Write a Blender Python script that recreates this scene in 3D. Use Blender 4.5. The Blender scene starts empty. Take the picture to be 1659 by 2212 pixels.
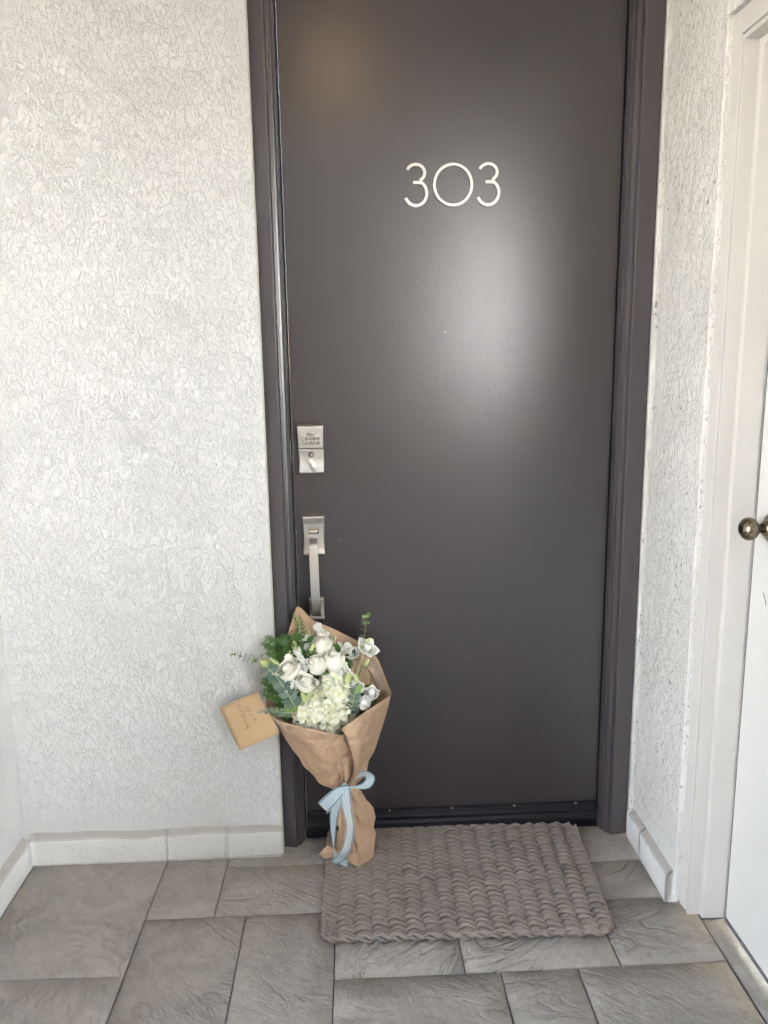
import bpy, math, random
import numpy as np
from mathutils import Vector, Matrix, Euler
random.seed(7); RNG = np.random.default_rng(5)
PI = math.pi; R = math.radians
sc = bpy.context.scene
C = bpy.data.collections.new('place'); sc.collection.children.link(C)

# ------------------------------------------------------------------ camera
CAM = (0.16934, -2.15256, 1.42970)
cr = Vector((0.99893, -0.04343, -0.01575)); cu = Vector((0.02356, 0.18560, 0.98234)); cf = Vector((0.03974, 0.98167, -0.18642))
cd = bpy.data.cameras.new('camera'); cam = bpy.data.objects.new('camera', cd); sc.collection.objects.link(cam)
m = Matrix.Identity(4)
for i in range(3):
    m[i][0] = cr[i]; m[i][1] = cu[i]; m[i][2] = -cf[i]; m[i][3] = CAM[i]
cam.matrix_world = m
cd.sensor_fit = 'HORIZONTAL'; cd.sensor_width = 36.0; cd.lens = 1645.87 / 1659.0 * 36.0
cd.clip_start = 0.05; cd.clip_end = 3000
sc.camera = cam

# ------------------------------------------------------------------ light
SUN_EL, SUN_AZ = R(38), R(20)            # the sun stands behind the building: the doorway is in open shade
w = bpy.data.worlds.new("World"); sc.world = w; w.use_nodes = True
nt = w.node_tree; nt.nodes.clear()
sky = nt.nodes.new('ShaderNodeTexSky'); sky.sky_type = 'NISHITA'; sky.sun_disc = False
sky.sun_elevation = SUN_EL; sky.sun_rotation = SUN_AZ
bgn = nt.nodes.new('ShaderNodeBackground'); bgn.inputs['Strength'].default_value = 0.10
wo = nt.nodes.new('ShaderNodeOutputWorld')
nt.links.new(sky.outputs[0], bgn.inputs['Color']); nt.links.new(bgn.outputs[0], wo.inputs['Surface'])
sl = bpy.data.lights.new('sun', 'SUN'); sl.energy = 5.0; sl.angle = R(0.5); sl.color = (1.0, 0.975, 0.94)
so = bpy.data.objects.new('sun', sl); sc.collection.objects.link(so)
sd = Vector((math.sin(SUN_AZ) * math.cos(SUN_EL), math.cos(SUN_AZ) * math.cos(SUN_EL), math.sin(SUN_EL)))
so.rotation_euler = (-sd).to_track_quat('-Z', 'Y').to_euler()
vs = sc.view_settings
sc.display_settings.display_device = 'sRGB'
vs.view_transform = 'Standard'; vs.look = 'None'; vs.exposure = 4.98; vs.gamma = 1.0; vs.use_curve_mapping = False
sc.render.engine = 'CYCLES'
cy = sc.cycles
cy.use_denoising = True; cy.max_bounces = 10; cy.diffuse_bounces = 6; cy.glossy_bounces = 4
cy.transmission_bounces = 6; cy.transparent_max_bounces = 12; cy.sample_clamp_indirect = 6.0
cy.use_adaptive_sampling = False; cy.caustics_reflective = False; cy.caustics_refractive = False

# measuring tool: a point seen in the photograph (at 1659 px width), at depth plane y = Y, in metres
def P(u, v, Y):
    d = cf + cr * ((u - 829.5) / 1645.87) - cu * ((v - 1106.0) / 1645.87)
    return np.array(Vector(CAM) + d * ((Y - CAM[1]) / d.y))

# ------------------------------------------------------------------ materials
def new_mat(name):
    mt = bpy.data.materials.new(name); mt.use_nodes = True
    n = mt.node_tree; n.nodes.clear()
    out = n.nodes.new('ShaderNodeOutputMaterial'); b = n.nodes.new('ShaderNodeBsdfPrincipled')
    n.links.new(b.outputs[0], out.inputs[0])
    return mt, n, b, out
def N(n, t, **kw):
    x = n.nodes.new(t)
    for k, v in kw.items():
        if k in x.inputs: x.inputs[k].default_value = v
        else: setattr(x, k, v)
    return x
def coords(n, scale=(1, 1, 1), kind='Object'):
    tc = N(n, 'ShaderNodeTexCoord'); mp = N(n, 'ShaderNodeMapping'); mp.inputs['Scale'].default_value = scale
    n.links.new(tc.outputs[kind], mp.inputs[0]); return mp.outputs[0]
def noise(n, co, scale, detail=3, rough=.5, dist=0., typ='FBM'):
    x = N(n, 'ShaderNodeTexNoise'); x.noise_type = typ
    x.inputs['Scale'].default_value = scale; x.inputs['Detail'].default_value = detail
    x.inputs['Roughness'].default_value = rough; x.inputs['Distortion'].default_value = dist
    n.links.new(co, x.inputs['Vector']); return x.outputs[0]
def ramp(n, src, stops, interp='LINEAR'):
    x = N(n, 'ShaderNodeValToRGB'); x.color_ramp.interpolation = interp
    e = x.color_ramp.elements
    for i, (p, c) in enumerate(stops):
        c = (c, c, c, 1) if not isinstance(c, tuple) else (*c[:3], 1)
        if i < 2: e[i].position = p; e[i].color = c
        else: q = e.new(p); q.color = c
    n.links.new(src, x.inputs[0]); return x.outputs[0]
def math_(n, op, a, b=None, c=None):
    x = N(n, 'ShaderNodeMath'); x.operation = op
    for i, s in enumerate((a, b, c)):
        if s is None: continue
        if isinstance(s, (int, float)): x.inputs[i].default_value = s
        else: n.links.new(s, x.inputs[i])
    return x.outputs[0]
def mixc(n, fac, a, b, mode='MIX'):
    x = N(n, 'ShaderNodeMix'); x.data_type = 'RGBA'; x.blend_type = mode
    for i, s in ((0, fac), (6, a), (7, b)):
        if isinstance(s, (int, float)): x.inputs[i].default_value = s
        elif isinstance(s, tuple): x.inputs[i].default_value = (*s[:3], 1)
        else: n.links.new(s, x.inputs[i])
    return x.outputs[2]
def bump(n, b, h, dist, strength=1.0, prev=None):
    x = N(n, 'ShaderNodeBump'); x.inputs['Distance'].default_value = dist; x.inputs['Strength'].default_value = strength
    n.links.new(h, x.inputs['Height'])
    if prev is not None: n.links.new(prev, x.inputs['Normal'])
    if b is not None: n.links.new(x.outputs[0], b.inputs['Normal'])
    return x.outputs[0]
def plain(name, col, rough=.5, metal=0., spec=.5, bscale=0, bdist=0.001, var=0.0, vscale=8):
    mt, n, b, o = new_mat(name)
    b.inputs['Base Color'].default_value = (*col, 1); b.inputs['Roughness'].default_value = rough
    b.inputs['Metallic'].default_value = metal; b.inputs['Specular IOR Level'].default_value = spec
    if bscale or var:
        co = coords(n)
        if bscale: bump(n, b, noise(n, co, bscale, 4), bdist)
        if var:
            f = ramp(n, noise(n, co, vscale, 5, .6), [(.3, 0.), (.7, 1.)])
            d = tuple(c * (1 - var) for c in col); l = tuple(min(1, c * (1 + var)) for c in col)
            n.links.new(mixc(n, f, d, l), b.inputs['Base Color'])
    return mt

def stucco(name, col, pits=.0, plateau=62, fine=165, dist=.0032):
    mt, n, b, o = new_mat(name)
    co = coords(n)
    tall = coords(n, (1, 1, .55))
    # fine crinkled aggregate, long torn trowel edges, and smooth floated patches
    w1 = noise(n, tall, plateau, 6, .66, .9)
    w2 = noise(n, tall, fine, 4, .6, 1.0)
    smoothp = ramp(n, math_(n, 'ADD', noise(n, co, 9, 4, .6, .6), math_(n, 'MULTIPLY', w1, .5)), [(.80, 1.), (.86, .12)])
    plat = ramp(n, w1, [(.47, 0.), (.53, 1.)])
    w2p = ramp(n, w2, [(.38, 0.), (.62, 1.)])
    w3 = noise(n, co, 420, 2)
    gate = ramp(n, math_(n, 'ADD', noise(n, co, 13, 4, .6, .6), math_(n, 'MULTIPLY', noise(n, co, 60, 3), .25)), [(.56, 1.), (.70, .38)])
    h = math_(n, 'ADD', math_(n, 'MULTIPLY', plat, .50), math_(n, 'MULTIPLY', math_(n, 'MULTIPLY', w2p, gate), .55))
    h = math_(n, 'ADD', h, math_(n, 'MULTIPLY', w3, .10))
    bump(n, b, h, dist)
    # occlusion shade painted into the colour of crevices and thin trowel edges
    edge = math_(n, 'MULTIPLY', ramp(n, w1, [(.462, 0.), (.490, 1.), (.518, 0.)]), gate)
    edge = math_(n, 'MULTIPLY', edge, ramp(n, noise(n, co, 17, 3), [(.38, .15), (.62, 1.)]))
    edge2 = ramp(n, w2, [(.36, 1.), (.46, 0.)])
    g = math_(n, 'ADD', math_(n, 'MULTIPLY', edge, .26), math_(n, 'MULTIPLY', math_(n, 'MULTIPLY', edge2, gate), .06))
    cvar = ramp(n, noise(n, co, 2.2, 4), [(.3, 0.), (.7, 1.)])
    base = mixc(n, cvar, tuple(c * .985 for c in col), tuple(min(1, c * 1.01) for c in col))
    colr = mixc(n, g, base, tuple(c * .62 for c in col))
    if pits:
        pn = math_(n, 'MULTIPLY', ramp(n, noise(n, coords(n, (1, 1, .8)), 75, 3, .6), [(.60, 0.), (.69, 1.)]),
                   ramp(n, noise(n, co, 6, 3), [(.44, 0.), (.58, 1.)]))
        colr = mixc(n, math_(n, 'MULTIPLY', pn, pits), colr, (.16, .15, .13))
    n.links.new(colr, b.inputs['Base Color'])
    b.inputs['Roughness'].default_value = .75; b.inputs['Specular IOR Level'].default_value = .3
    return mt

M = {}
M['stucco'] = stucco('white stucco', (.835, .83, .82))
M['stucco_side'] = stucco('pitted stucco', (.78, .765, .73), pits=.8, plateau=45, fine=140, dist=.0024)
M['ceiling'] = plain('ceiling paint', (.42, .40, .36), .8)
M['far_white'] = plain('white render', (.81, .81, .80), .8, var=.05)
M['far_tan'] = plain('tan render', (.34, .29, .24), .85, var=.1)
M['lawn'] = plain('ground', (.09, .10, .07), .9, var=.3)
def basemat():
    mt, n, b, o = new_mat('painted cement skirting')
    co = coords(n)
    h = math_(n, 'ADD', noise(n, co, 28, 4, .6, .5), math_(n, 'MULTIPLY', noise(n, co, 160, 3), .35))
    bump(n, b, h, .006)
    f = ramp(n, noise(n, co, 60, 5, .7), [(.60, 0.), (.72, 1.)])
    f2 = ramp(n, noise(n, co, 7, 3), [(.35, 0.), (.7, .5)])
    c = mixc(n, math_(n, 'MULTIPLY', f, .45), (.74, .735, .72), (.42, .40, .36))
    c = mixc(n, f2, c, (.66, .64, .60))
    # dust lying on the upward faces
    geo = N(n, 'ShaderNodeNewGeometry'); sp = N(n, 'ShaderNodeSeparateXYZ'); n.links.new(geo.outputs['True Normal'], sp.inputs[0])
    up = ramp(n, sp.outputs[2], [(.35, 0.), (.8, 1.)])
    c = mixc(n, math_(n, 'MULTIPLY', up, .75), c, (.40, .37, .33))
    n.links.new(c, b.inputs['Base Color']); b.inputs['Roughness'].default_value = .6
    return mt
M['skirting'] = basemat()
def floormat():
    mt, n, b, o = new_mat('stamped concrete')
    tc = N(n, 'ShaderNodeTexCoord'); oi = N(n, 'ShaderNodeObjectInfo')
    rnd = N(n, 'ShaderNodeVectorMath'); rnd.operation = 'MULTIPLY_ADD'
    cx = N(n, 'ShaderNodeCombineXYZ')
    for i in range(3): n.links.new(oi.outputs['Random'], cx.inputs[i])
    n.links.new(cx.outputs[0], rnd.inputs[0]); rnd.inputs[1].default_value = (37, 51, 13); n.links.new(tc.outputs['Object'], rnd.inputs[2])
    rot = N(n, 'ShaderNodeVectorRotate'); rot.rotation_type = 'Z_AXIS'
    n.links.new(rnd.outputs[0], rot.inputs['Vector']); n.links.new(math_(n, 'MULTIPLY', oi.outputs['Random'], 9.), rot.inputs['Angle'])
    st = N(n, 'ShaderNodeMapping'); st.inputs['Scale'].default_value = (1, 2.3, 1); n.links.new(rot.outputs[0], st.inputs[0])
    co = st.outputs[0]
    r1 = noise(n, co, 3.4, 4, .55, 1.6)
    ridge = math_(n, 'ABSOLUTE', math_(n, 'SUBTRACT', math_(n, 'FRACT', math_(n, 'MULTIPLY', r1, 5.)), .5))
    step = ramp(n, ridge, [(.0, .1), (.22, .75), (.5, 1.)])
    gate = ramp(n, noise(n, rnd.outputs[0], 4.5, 2), [(.42, 0.), (.62, 1.)])
    h = math_(n, 'ADD', math_(n, 'MULTIPLY', math_(n, 'MULTIPLY', step, gate), .5), math_(n, 'MULTIPLY', r1, 1.1))
    h = math_(n, 'ADD', h, math_(n, 'MULTIPLY', noise(n, rnd.outputs[0], 38, 5, .65, .6), .5))
    h = math_(n, 'ADD', h, math_(n, 'MULTIPLY', noise(n, rnd.outputs[0], 220, 3), .07))
    bump(n, b, h, .0092)
    f = ramp(n, noise(n, rnd.outputs[0], 7, 8, .72, .6), [(.32, 0.), (.68, 1.)])
    c = mixc(n, f, (.250, .226, .200), (.410, .374, .334))
    f2 = ramp(n, noise(n, co, 26, 6, .7), [(.5, 0.), (.75, 1.)])
    c = mixc(n, math_(n, 'MULTIPLY', f2, .4), c, (.46, .43, .39))
    lo = math_(n, 'MULTIPLY', ramp(n, ridge, [(.0, 1.), (.09, 0.)]), gate)
    c = mixc(n, math_(n, 'MULTIPLY', lo, .16), c, (.13, .115, .105))
    tone = math_(n, 'MULTIPLY_ADD', oi.outputs['Random'], .16, .92)
    tv = N(n, 'ShaderNodeVectorMath'); tv.operation = 'SCALE'; n.links.new(c, tv.inputs[0]); n.links.new(tone, tv.inputs['Scale']); c = tv.outputs[0]
    n.links.new(c, b.inputs['Base Color'])
    n.links.new(ramp(n, f, [(0., .58), (1., .72)]), b.inputs['Roughness']); b.inputs['Specular IOR Level'].default_value = .45
    return mt
M['floor'] = floormat()
M['joint'] = plain('dark joint', (.15, .138, .145), .8, bscale=80, bdist=.002)
def doorpaint(name, rough, bd, bs=330, base=(.042, .0350, .0385)):
    mt, n, b, o = new_mat(name)
    co = coords(n)
    h = math_(n, 'ADD', noise(n, co, bs, 3, .6), math_(n, 'MULTIPLY', noise(n, co, 14, 2), .8))
    bump(n, b, h, bd)
    b.inputs['Base Color'].default_value = (*base, 1); b.inputs['Roughness'].default_value = rough
    b.inputs['Specular IOR Level'].default_value = .85
    return mt
M['door'] = doorpaint('charcoal door enamel', .28, .00030, 120)
M['frame'] = doorpaint('charcoal frame enamel', .30, .0002, 70, (.064, .0550, .0600))
M['black'] = plain('black rubber', (.009, .009, .013), .5, 0., .3, bscale=60, bdist=.0006)
M['bronze'] = plain('black threshold', (.006, .006, .009), .6, 0., .2, bscale=30, bdist=.001)
M['void'] = plain('dark gap', (.004, .004, .005), .9)
M['white_paint'] = plain('white trim paint', (.60, .58, .545), .42, bscale=55, bdist=.0006, var=.02)
M['side_door'] = plain('white door paint', (.66, .65, .62), .38, bscale=40, bdist=.0005, var=.02)
M['caulk'] = plain('caulk', (.60, .58, .52), .7, bscale=120, bdist=.003)
def nickel(name, col, rough, brush=(1, 1, 1)):
    mt, n, b, o = new_mat(name)
    b.inputs['Metallic'].default_value = 1.; b.inputs['Base Color'].default_value = (*col, 1)
    co = coords(n, brush)
    x = noise(n, co, 400, 4, .7)
    n.links.new(ramp(n, x, [(.3, rough - .05), (.7, rough + .08)]), b.inputs['Roughness'])
    bump(n, b, x, .00012)
    return mt
M['nickel'] = nickel('satin nickel', (.60, .58, .54), .34, (.05, 1, 1))
M['nickel_bright'] = nickel('polished nickel', (.72, .69, .63), .2)
M['digit'] = nickel('brushed digit metal', (.50, .485, .45), .34, (1, 1, .05))
M['antique'] = nickel('antique brass', (.27, .22, .15), .28)
M['key_ink'] = plain('key ink', (.06, .06, .07), .6)
M['dark_metal'] = plain('dark metal', (.10, .10, .12), .35, 1.)
M['screw'] = plain('screw', (.30, .24, .2), .5, .6)
def ropemat():
    mt, n, b, o = new_mat('taupe rope')
    co = coords(n)
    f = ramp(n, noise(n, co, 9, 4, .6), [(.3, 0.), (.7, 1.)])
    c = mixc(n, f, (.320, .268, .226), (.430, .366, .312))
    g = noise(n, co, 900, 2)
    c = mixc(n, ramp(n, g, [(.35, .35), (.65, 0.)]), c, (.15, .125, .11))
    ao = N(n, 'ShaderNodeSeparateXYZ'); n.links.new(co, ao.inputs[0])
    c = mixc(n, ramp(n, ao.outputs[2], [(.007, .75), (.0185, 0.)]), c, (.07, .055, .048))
    n.links.new(c, b.inputs['Base Color']); b.inputs['Roughness'].default_value = .7
    b.inputs['Specular IOR Level'].default_value = .3
    bump(n, b, g, .0006)
    return mt
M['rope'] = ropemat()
def papermat(name, col, tr=.12):
    mt, n, b, o = new_mat(name)
    co = coords(n)
    f = ramp(n, noise(n, coords(n, (1, 1, .25)), 130, 5, .7), [(.3, 0.), (.7, 1.)])
    c = mixc(n, f, tuple(x * .93 for x in col), tuple(x * 1.05 for x in col))
    n.links.new(c, b.inputs['Base Color']); b.inputs['Roughness'].default_value = .55
    b.inputs['Specular IOR Level'].default_value = .35
    v = N(n, 'ShaderNodeTexVoronoi'); v.feature = 'DISTANCE_TO_EDGE'; v.inputs['Scale'].default_value = 17
    wv = N(n, 'ShaderNodeVectorMath'); wv.operation = 'ADD'
    nz = N(n, 'ShaderNodeTexNoise'); nz.inputs['Scale'].default_value = 12
    n.links.new(co, nz.inputs['Vector']); sc_ = N(n, 'ShaderNodeVectorMath'); sc_.operation = 'SCALE'; sc_.inputs['Scale'].default_value = .06
    n.links.new(nz.outputs['Color'], sc_.inputs[0]); n.links.new(co, wv.inputs[0]); n.links.new(sc_.outputs[0], wv.inputs[1])
    n.links.new(wv.outputs[0], v.inputs['Vector'])
    h = math_(n, 'ADD', math_(n, 'MULTIPLY', ramp(n, v.outputs['Distance'], [(0., 0.), (.3, 1.)]), .55), noise(n, co, 16, 3))
    bump(n, b, h, .008)
    t = N(n, 'ShaderNodeBsdfTranslucent'); n.links.new(c, t.inputs[0])
    mx = N(n, 'ShaderNodeMixShader'); mx.inputs[0].default_value = tr
    n.links.new(b.outputs[0], mx.inputs[1]); n.links.new(t.outputs[0], mx.inputs[2]); n.links.new(mx.outputs[0], o.inputs[0])
    return mt
M['kraft'] = papermat('kraft paper', (.58, .40, .265))
M['card'] = plain('kraft card', (.62, .43, .25), .6, 0., .3, bscale=300, bdist=.0004)
M['ink'] = plain('pencil ink', (.16, .09, .06), .6)
def cellomat():
    mt, n, b, o = new_mat('clear cellophane')
    b.inputs['Roughness'].default_value = .06; b.inputs['Base Color'].default_value = (.8, .8, .8, 1)
    b.inputs['Specular IOR Level'].default_value = .5
    tp = N(n, 'ShaderNodeBsdfTransparent'); mx = N(n, 'ShaderNodeMixShader'); mx.inputs[0].default_value = .16
    bump(n, b, noise(n, coords(n), 60, 3), .004)
    n.links.new(tp.outputs[0], mx.inputs[1]); n.links.new(b.outputs[0], mx.inputs[2]); n.links.new(mx.outputs[0], o.inputs[0])
    return mt
M['cellophane'] = cellomat()
def ribbonmat():
    mt, n, b, o = new_mat('striped organza ribbon')
    uv = N(n, 'ShaderNodeUVMap'); uv.uv_map = 'UVMap'
    sp = N(n, 'ShaderNodeSeparateXYZ'); n.links.new(uv.outputs[0], sp.inputs[0])
    u = sp.outputs[0]
    # five satin stripes between sheer gaps, sheer margins
    s = math_(n, 'FRACT', math_(n, 'MULTIPLY', math_(n, 'SUBTRACT', u, .15), 7.1))
    st = ramp(n, s, [(.0, 0.), (.06, 1.), (.60, 1.), (.66, 0.)])
    mid = ramp(n, u, [(.145, 0.), (.15, 1.), (.85, 1.), (.855, 0.)], 'LINEAR')
    st = math_(n, 'MULTIPLY', st, mid)
    edge = ramp(n, u, [(.0, 1.), (.025, 1.), (.035, 0.), (.965, 0.), (.975, 1.)])
    c = mixc(n, st, (.50, .74, .88), (.80, .92, .97))
    n.links.new(c, b.inputs['Base Color']); b.inputs['Roughness'].default_value = .35
    al = math_(n, 'MAXIMUM', math_(n, 'MULTIPLY', st, .93), math_(n, 'MULTIPLY', edge, .75))
    al = math_(n, 'MAXIMUM', al, .48)
    tl = N(n, 'ShaderNodeBsdfTranslucent'); n.links.new(c, tl.inputs[0])
    m1 = N(n, 'ShaderNodeMixShader'); m1.inputs[0].default_value = .3
    n.links.new(b.outputs[0], m1.inputs[1]); n.links.new(tl.outputs[0], m1.inputs[2])
    tp = N(n, 'ShaderNodeBsdfTransparent'); m2 = N(n, 'ShaderNodeMixShader')
    n.links.new(al, m2.inputs[0]); n.links.new(tp.outputs[0], m2.inputs[1]); n.links.new(m1.outputs[0], m2.inputs[2])
    n.links.new(m2.outputs[0], o.inputs[0])
    return mt
M['ribbon'] = ribbonmat()
def petalmat(name, col, tip=None, tr=.35, radial=None):
    mt, n, b, o = new_mat(name)
    co = coords(n)
    f = ramp(n, noise(n, co, 25, 3), [(.3, 0.), (.7, 1.)])
    c = mixc(n, f, tuple(x * .95 for x in col), tuple(min(x * 1.03, .97) for x in col))
    if radial:
        ln = N(n, 'ShaderNodeVectorMath'); ln.operation = 'LENGTH'; n.links.new(co, ln.inputs[0])
        k = ramp(n, ln.outputs['Value'], [(radial[0], 1.), (radial[1], 0.)])
        c = mixc(n, k, c, radial[2])
    n.links.new(c, b.inputs['Base Color']); b.inputs['Roughness'].default_value = .55; b.inputs['Specular IOR Level'].default_value = .25
    bump(n, b, noise(n, co, 120, 3, .5, 1.), .0006)
    t = N(n, 'ShaderNodeBsdfTranslucent'); n.links.new(c, t.inputs[0])
    mx = N(n, 'ShaderNodeMixShader'); mx.inputs[0].default_value = tr
    n.links.new(b.outputs[0], mx.inputs[1]); n.links.new(t.outputs[0], mx.inputs[2]); n.links.new(mx.outputs[0], o.inputs[0])
    return mt
M['rose'] = petalmat('cream petal', (.95, .92, .82), tr=.15)
M['white_petal'] = petalmat('white petal', (.95, .94, .89), tr=.15)
M['hydrangea'] = petalmat('hydrangea petal', (.93, .92, .78), tr=.15, radial=(.002, .0115, (.78, .80, .38)))
M['bud'] = petalmat('green bud', (.64, .72, .34), tr=.15)
def leafmat(name, a, b_, rough=.4):
    mt, n, b, o = new_mat(name)
    oi = N(n, 'ShaderNodeObjectInfo')
    f = noise(n, coords(n), 60, 3)
    k = math_(n, 'ADD', math_(n, 'MULTIPLY', oi.outputs['Random'], .7), math_(n, 'MULTIPLY', f, .4))
    c = mixc(n, k, a, b_)
    n.links.new(c, b.inputs['Base Color']); b.inputs['Roughness'].default_value = rough
    bump(n, b, f, .0008)
    t = N(n, 'ShaderNodeBsdfTranslucent'); n.links.new(c, t.inputs[0])
    mx = N(n, 'ShaderNodeMixShader'); mx.inputs[0].default_value = .22
    n.links.new(b.outputs[0], mx.inputs[1]); n.links.new(t.outputs[0], mx.inputs[2]); n.links.new(mx.outputs[0], o.inputs[0])
    return mt
M['fern'] = leafmat('fern leaf', (.05, .13, .022), (.13, .29, .06))
M['euc'] = leafmat('eucalyptus leaf', (.10, .165, .125), (.21, .30, .24), .5)
M['euc_young'] = leafmat('young eucalyptus leaf', (.17, .28, .09), (.27, .40, .15), .45)
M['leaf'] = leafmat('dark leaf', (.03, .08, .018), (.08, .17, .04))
M['lime_leaf'] = leafmat('lime leaf', (.13, .24, .05), (.27, .40, .12))
M['stem'] = plain('pale stem', (.55, .62, .38), .5)
M['stem_green'] = plain('green stem', (.16, .28, .08), .5)
M['stem_red'] = plain('reddish stem', (.38, .24, .13), .5)

# ------------------------------------------------------------------ mesh helpers
ORG = {}
def root(name, loc, label=None, cat=None, group=None):
    o = bpy.data.objects.new(name, None); C.objects.link(o); o.location = loc; o.empty_display_size = .05
    ORG[o] = np.array(loc, float); tag(o, label, cat, group); return o
def tag(o, label=None, cat=None, group=None, kind=None):
    if label: o['label'] = label
    if cat: o['category'] = cat
    if group: o['group'] = group
    if cat and not kind: kind = 'thing'
    if kind: o['kind'] = kind
    return o
def mesh(name, V, F, mat, smooth=False, uv=None):
    me = bpy.data.meshes.new(name)
    me.from_pydata([tuple(map(float, v)) for v in V], [], [tuple(int(i) for i in f) for f in F])
    me.materials.append(mat)
    if smooth: me.polygons.foreach_set('use_smooth', [True] * len(me.polygons))
    if uv is not None:
        L = me.uv_layers.new(name='UVMap')
        idx = np.zeros(len(me.loops), int); me.loops.foreach_get('vertex_index', idx)
        L.data.foreach_set('uv', np.asarray(uv, float)[idx].ravel())
    me.update(); return me
def obj(name, V, F, mat, parent=None, smooth=False, uv=None, at=None, bevel=0, seg=2):
    """world-space vertices -> one mesh object; `at` is its origin"""
    V = np.asarray(V, float)
    par = ORG[parent] if parent is not None else np.zeros(3)
    org = np.array(at, float) if at is not None else (par if parent is not None else np.zeros(3))
    o = bpy.data.objects.new(name, mesh(name, V - org, F, mat, smooth, uv)); C.objects.link(o)
    if parent is not None: o.parent = parent
    o.location = org - par; ORG[o] = org
    if bevel:
        b = o.modifiers.new('bevel', 'BEVEL'); b.width = bevel; b.segments = seg; b.limit_method = 'ANGLE'; b.angle_limit = R(35)
        o.data.polygons.foreach_set('use_smooth', [True] * len(o.data.polygons))
        w_ = o.modifiers.new('wn', 'WEIGHTED_NORMAL'); w_.keep_sharp = False
    return o
def put(name, me, parent, loc, rot):
    o = bpy.data.objects.new(name, me); C.objects.link(o); o.parent = parent
    o.location = np.array(loc) - ORG[parent]; o.rotation_mode = 'QUATERNION'; o.rotation_quaternion = rot; ORG[o] = np.array(loc); return o
def box(x0, x1, y0, y1, z0, z1):
    V = [(x, y, z) for x in (x0, x1) for y in (y0, y1) for z in (z0, z1)]
    F = [(0, 1, 3, 2), (4, 6, 7, 5), (0, 4, 5, 1), (2, 3, 7, 6), (0, 2, 6, 4), (1, 5, 7, 3)]
    return V, F
def join(*parts):
    V, F = [], []
    for v, f in parts:
        k = len(V); V += [tuple(a) for a in v]; F += [tuple(i + k for i in g) for g in f]
    return V, F
def extrude_profile(prof, axis, a, b):
    """closed 2D profile extruded along an axis; prof coordinates are the two other axes in order"""
    V = []
    for t in (a, b):
        for p, q in prof:
            V.append({'z': (p, q, t), 'x': (t, p, q), 'y': (p, t, q)}[axis])
    k = len(prof)
    F = [(i, (i + 1) % k, k + (i + 1) % k, k + i) for i in range(k)] + [tuple(range(k))[::-1], tuple(range(k, 2 * k))]
    return V, F
def grid(Pts, closed_u=False):
    """Pts: array rows x cols x 3 -> verts, quads"""
    Pts = np.asarray(Pts); nr, nc = Pts.shape[:2]
    V = Pts.reshape(-1, 3); F = []
    for i in range(nr - 1):
        for j in range(nc if closed_u else nc - 1):
            j2 = (j + 1) % nc
            F.append((i * nc + j, i * nc + j2, (i + 1) * nc + j2, (i + 1) * nc + j))
    return V, F
def frames(pts):
    pts = np.asarray(pts, float); T = np.gradient(pts, axis=0); T /= np.linalg.norm(T, axis=1)[:, None] + 1e-12
    n = np.cross(T[0], (0, 0, 1)); 
    if np.linalg.norm(n) < 1e-3: n = np.cross(T[0], (1, 0, 0))
    n /= np.linalg.norm(n); Ns = []
    for t in T:
        n = n - t * (n @ t); n /= np.linalg.norm(n) + 1e-12; Ns.append(n)
    Ns = np.array(Ns); return T, Ns, np.cross(T, Ns)
def tube(pts, rad, sides=6, caps=True):
    pts = np.asarray(pts, float); T, Nn, B = frames(pts)
    rad = np.broadcast_to(np.asarray(rad, float), (len(pts),))
    a = np.linspace(0, 2 * PI, sides, endpoint=False)
    G = pts[:, None] + rad[:, None, None] * (np.cos(a)[None, :, None] * Nn[:, None] + np.sin(a)[None, :, None] * B[:, None])
    V, F = grid(G, True)
    if caps: F += [tuple(range(sides))[::-1], tuple(range(len(V) - sides, len(V)))]
    return V, F
def smooth_path(pts, n):
    """Catmull-Rom through the points"""
    p = np.asarray(pts, float); p = np.vstack([2 * p[0] - p[1], p, 2 * p[-1] - p[-2]])
    out = []
    m_ = len(p) - 3
    for s in np.linspace(0, m_ - 1e-6, n):
        i = int(s); t = s - i; a, b, c, d = p[i:i + 4]
        out.append(.5 * ((2 * b) + (c - a) * t + (2 * a - 5 * b + 4 * c - d) * t * t + (3 * b - a - 3 * c + d) * t ** 3))
    return np.array(out)
def lathe(prof, center, axis='x', n=32):
    """prof: (along, radius)"""
    V = []
    for s, r in prof:
        for k in range(n):
            a = 2 * PI * k / n; c, d = r * math.cos(a), r * math.sin(a)
            V.append({'x': (s, c, d), 'y': (c, s, d), 'z': (c, d, s)}[axis])
    V = np.array(V) + np.array(center); F = []
    for i in range(len(prof) - 1):
        for k in range(n): F.append((i * n + k, i * n + (k + 1) % n, (i + 1) * n + (k + 1) % n, (i + 1) * n + k))
    F += [tuple(range(n))[::-1], tuple(range(len(V) - n, len(V)))]
    return V, F
def fbm(x, y, seed=0, octs=3, s=1.):
    v = 0; r = np.random.default_rng(seed)
    for o_ in range(octs):
        for _ in range(3):
            a = r.uniform(0, 2 * PI); f = s * 2 ** o_ * r.uniform(.7, 1.3); ph = r.uniform(0, 6.28)
            v = v + np.sin((x * math.cos(a) + y * math.sin(a)) * f + ph) / 2 ** o_ / 3
    return v

# ------------------------------------------------------------------ SETTING
TOP = 2.46; CEIL = 2.75
# outside ground far below the landing
gr = obj('ground', [(-400, -400, -6), (400, -400, -6), (400, 400, -6), (-400, 400, -6)], [(0, 1, 2, 3)], M['lawn']); tag(gr, kind='structure')
slab = obj('floor', *box(-4.5, 4.5, -3.55, .25, -.30, -.007), M['joint']); tag(slab, kind='structure')
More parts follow.
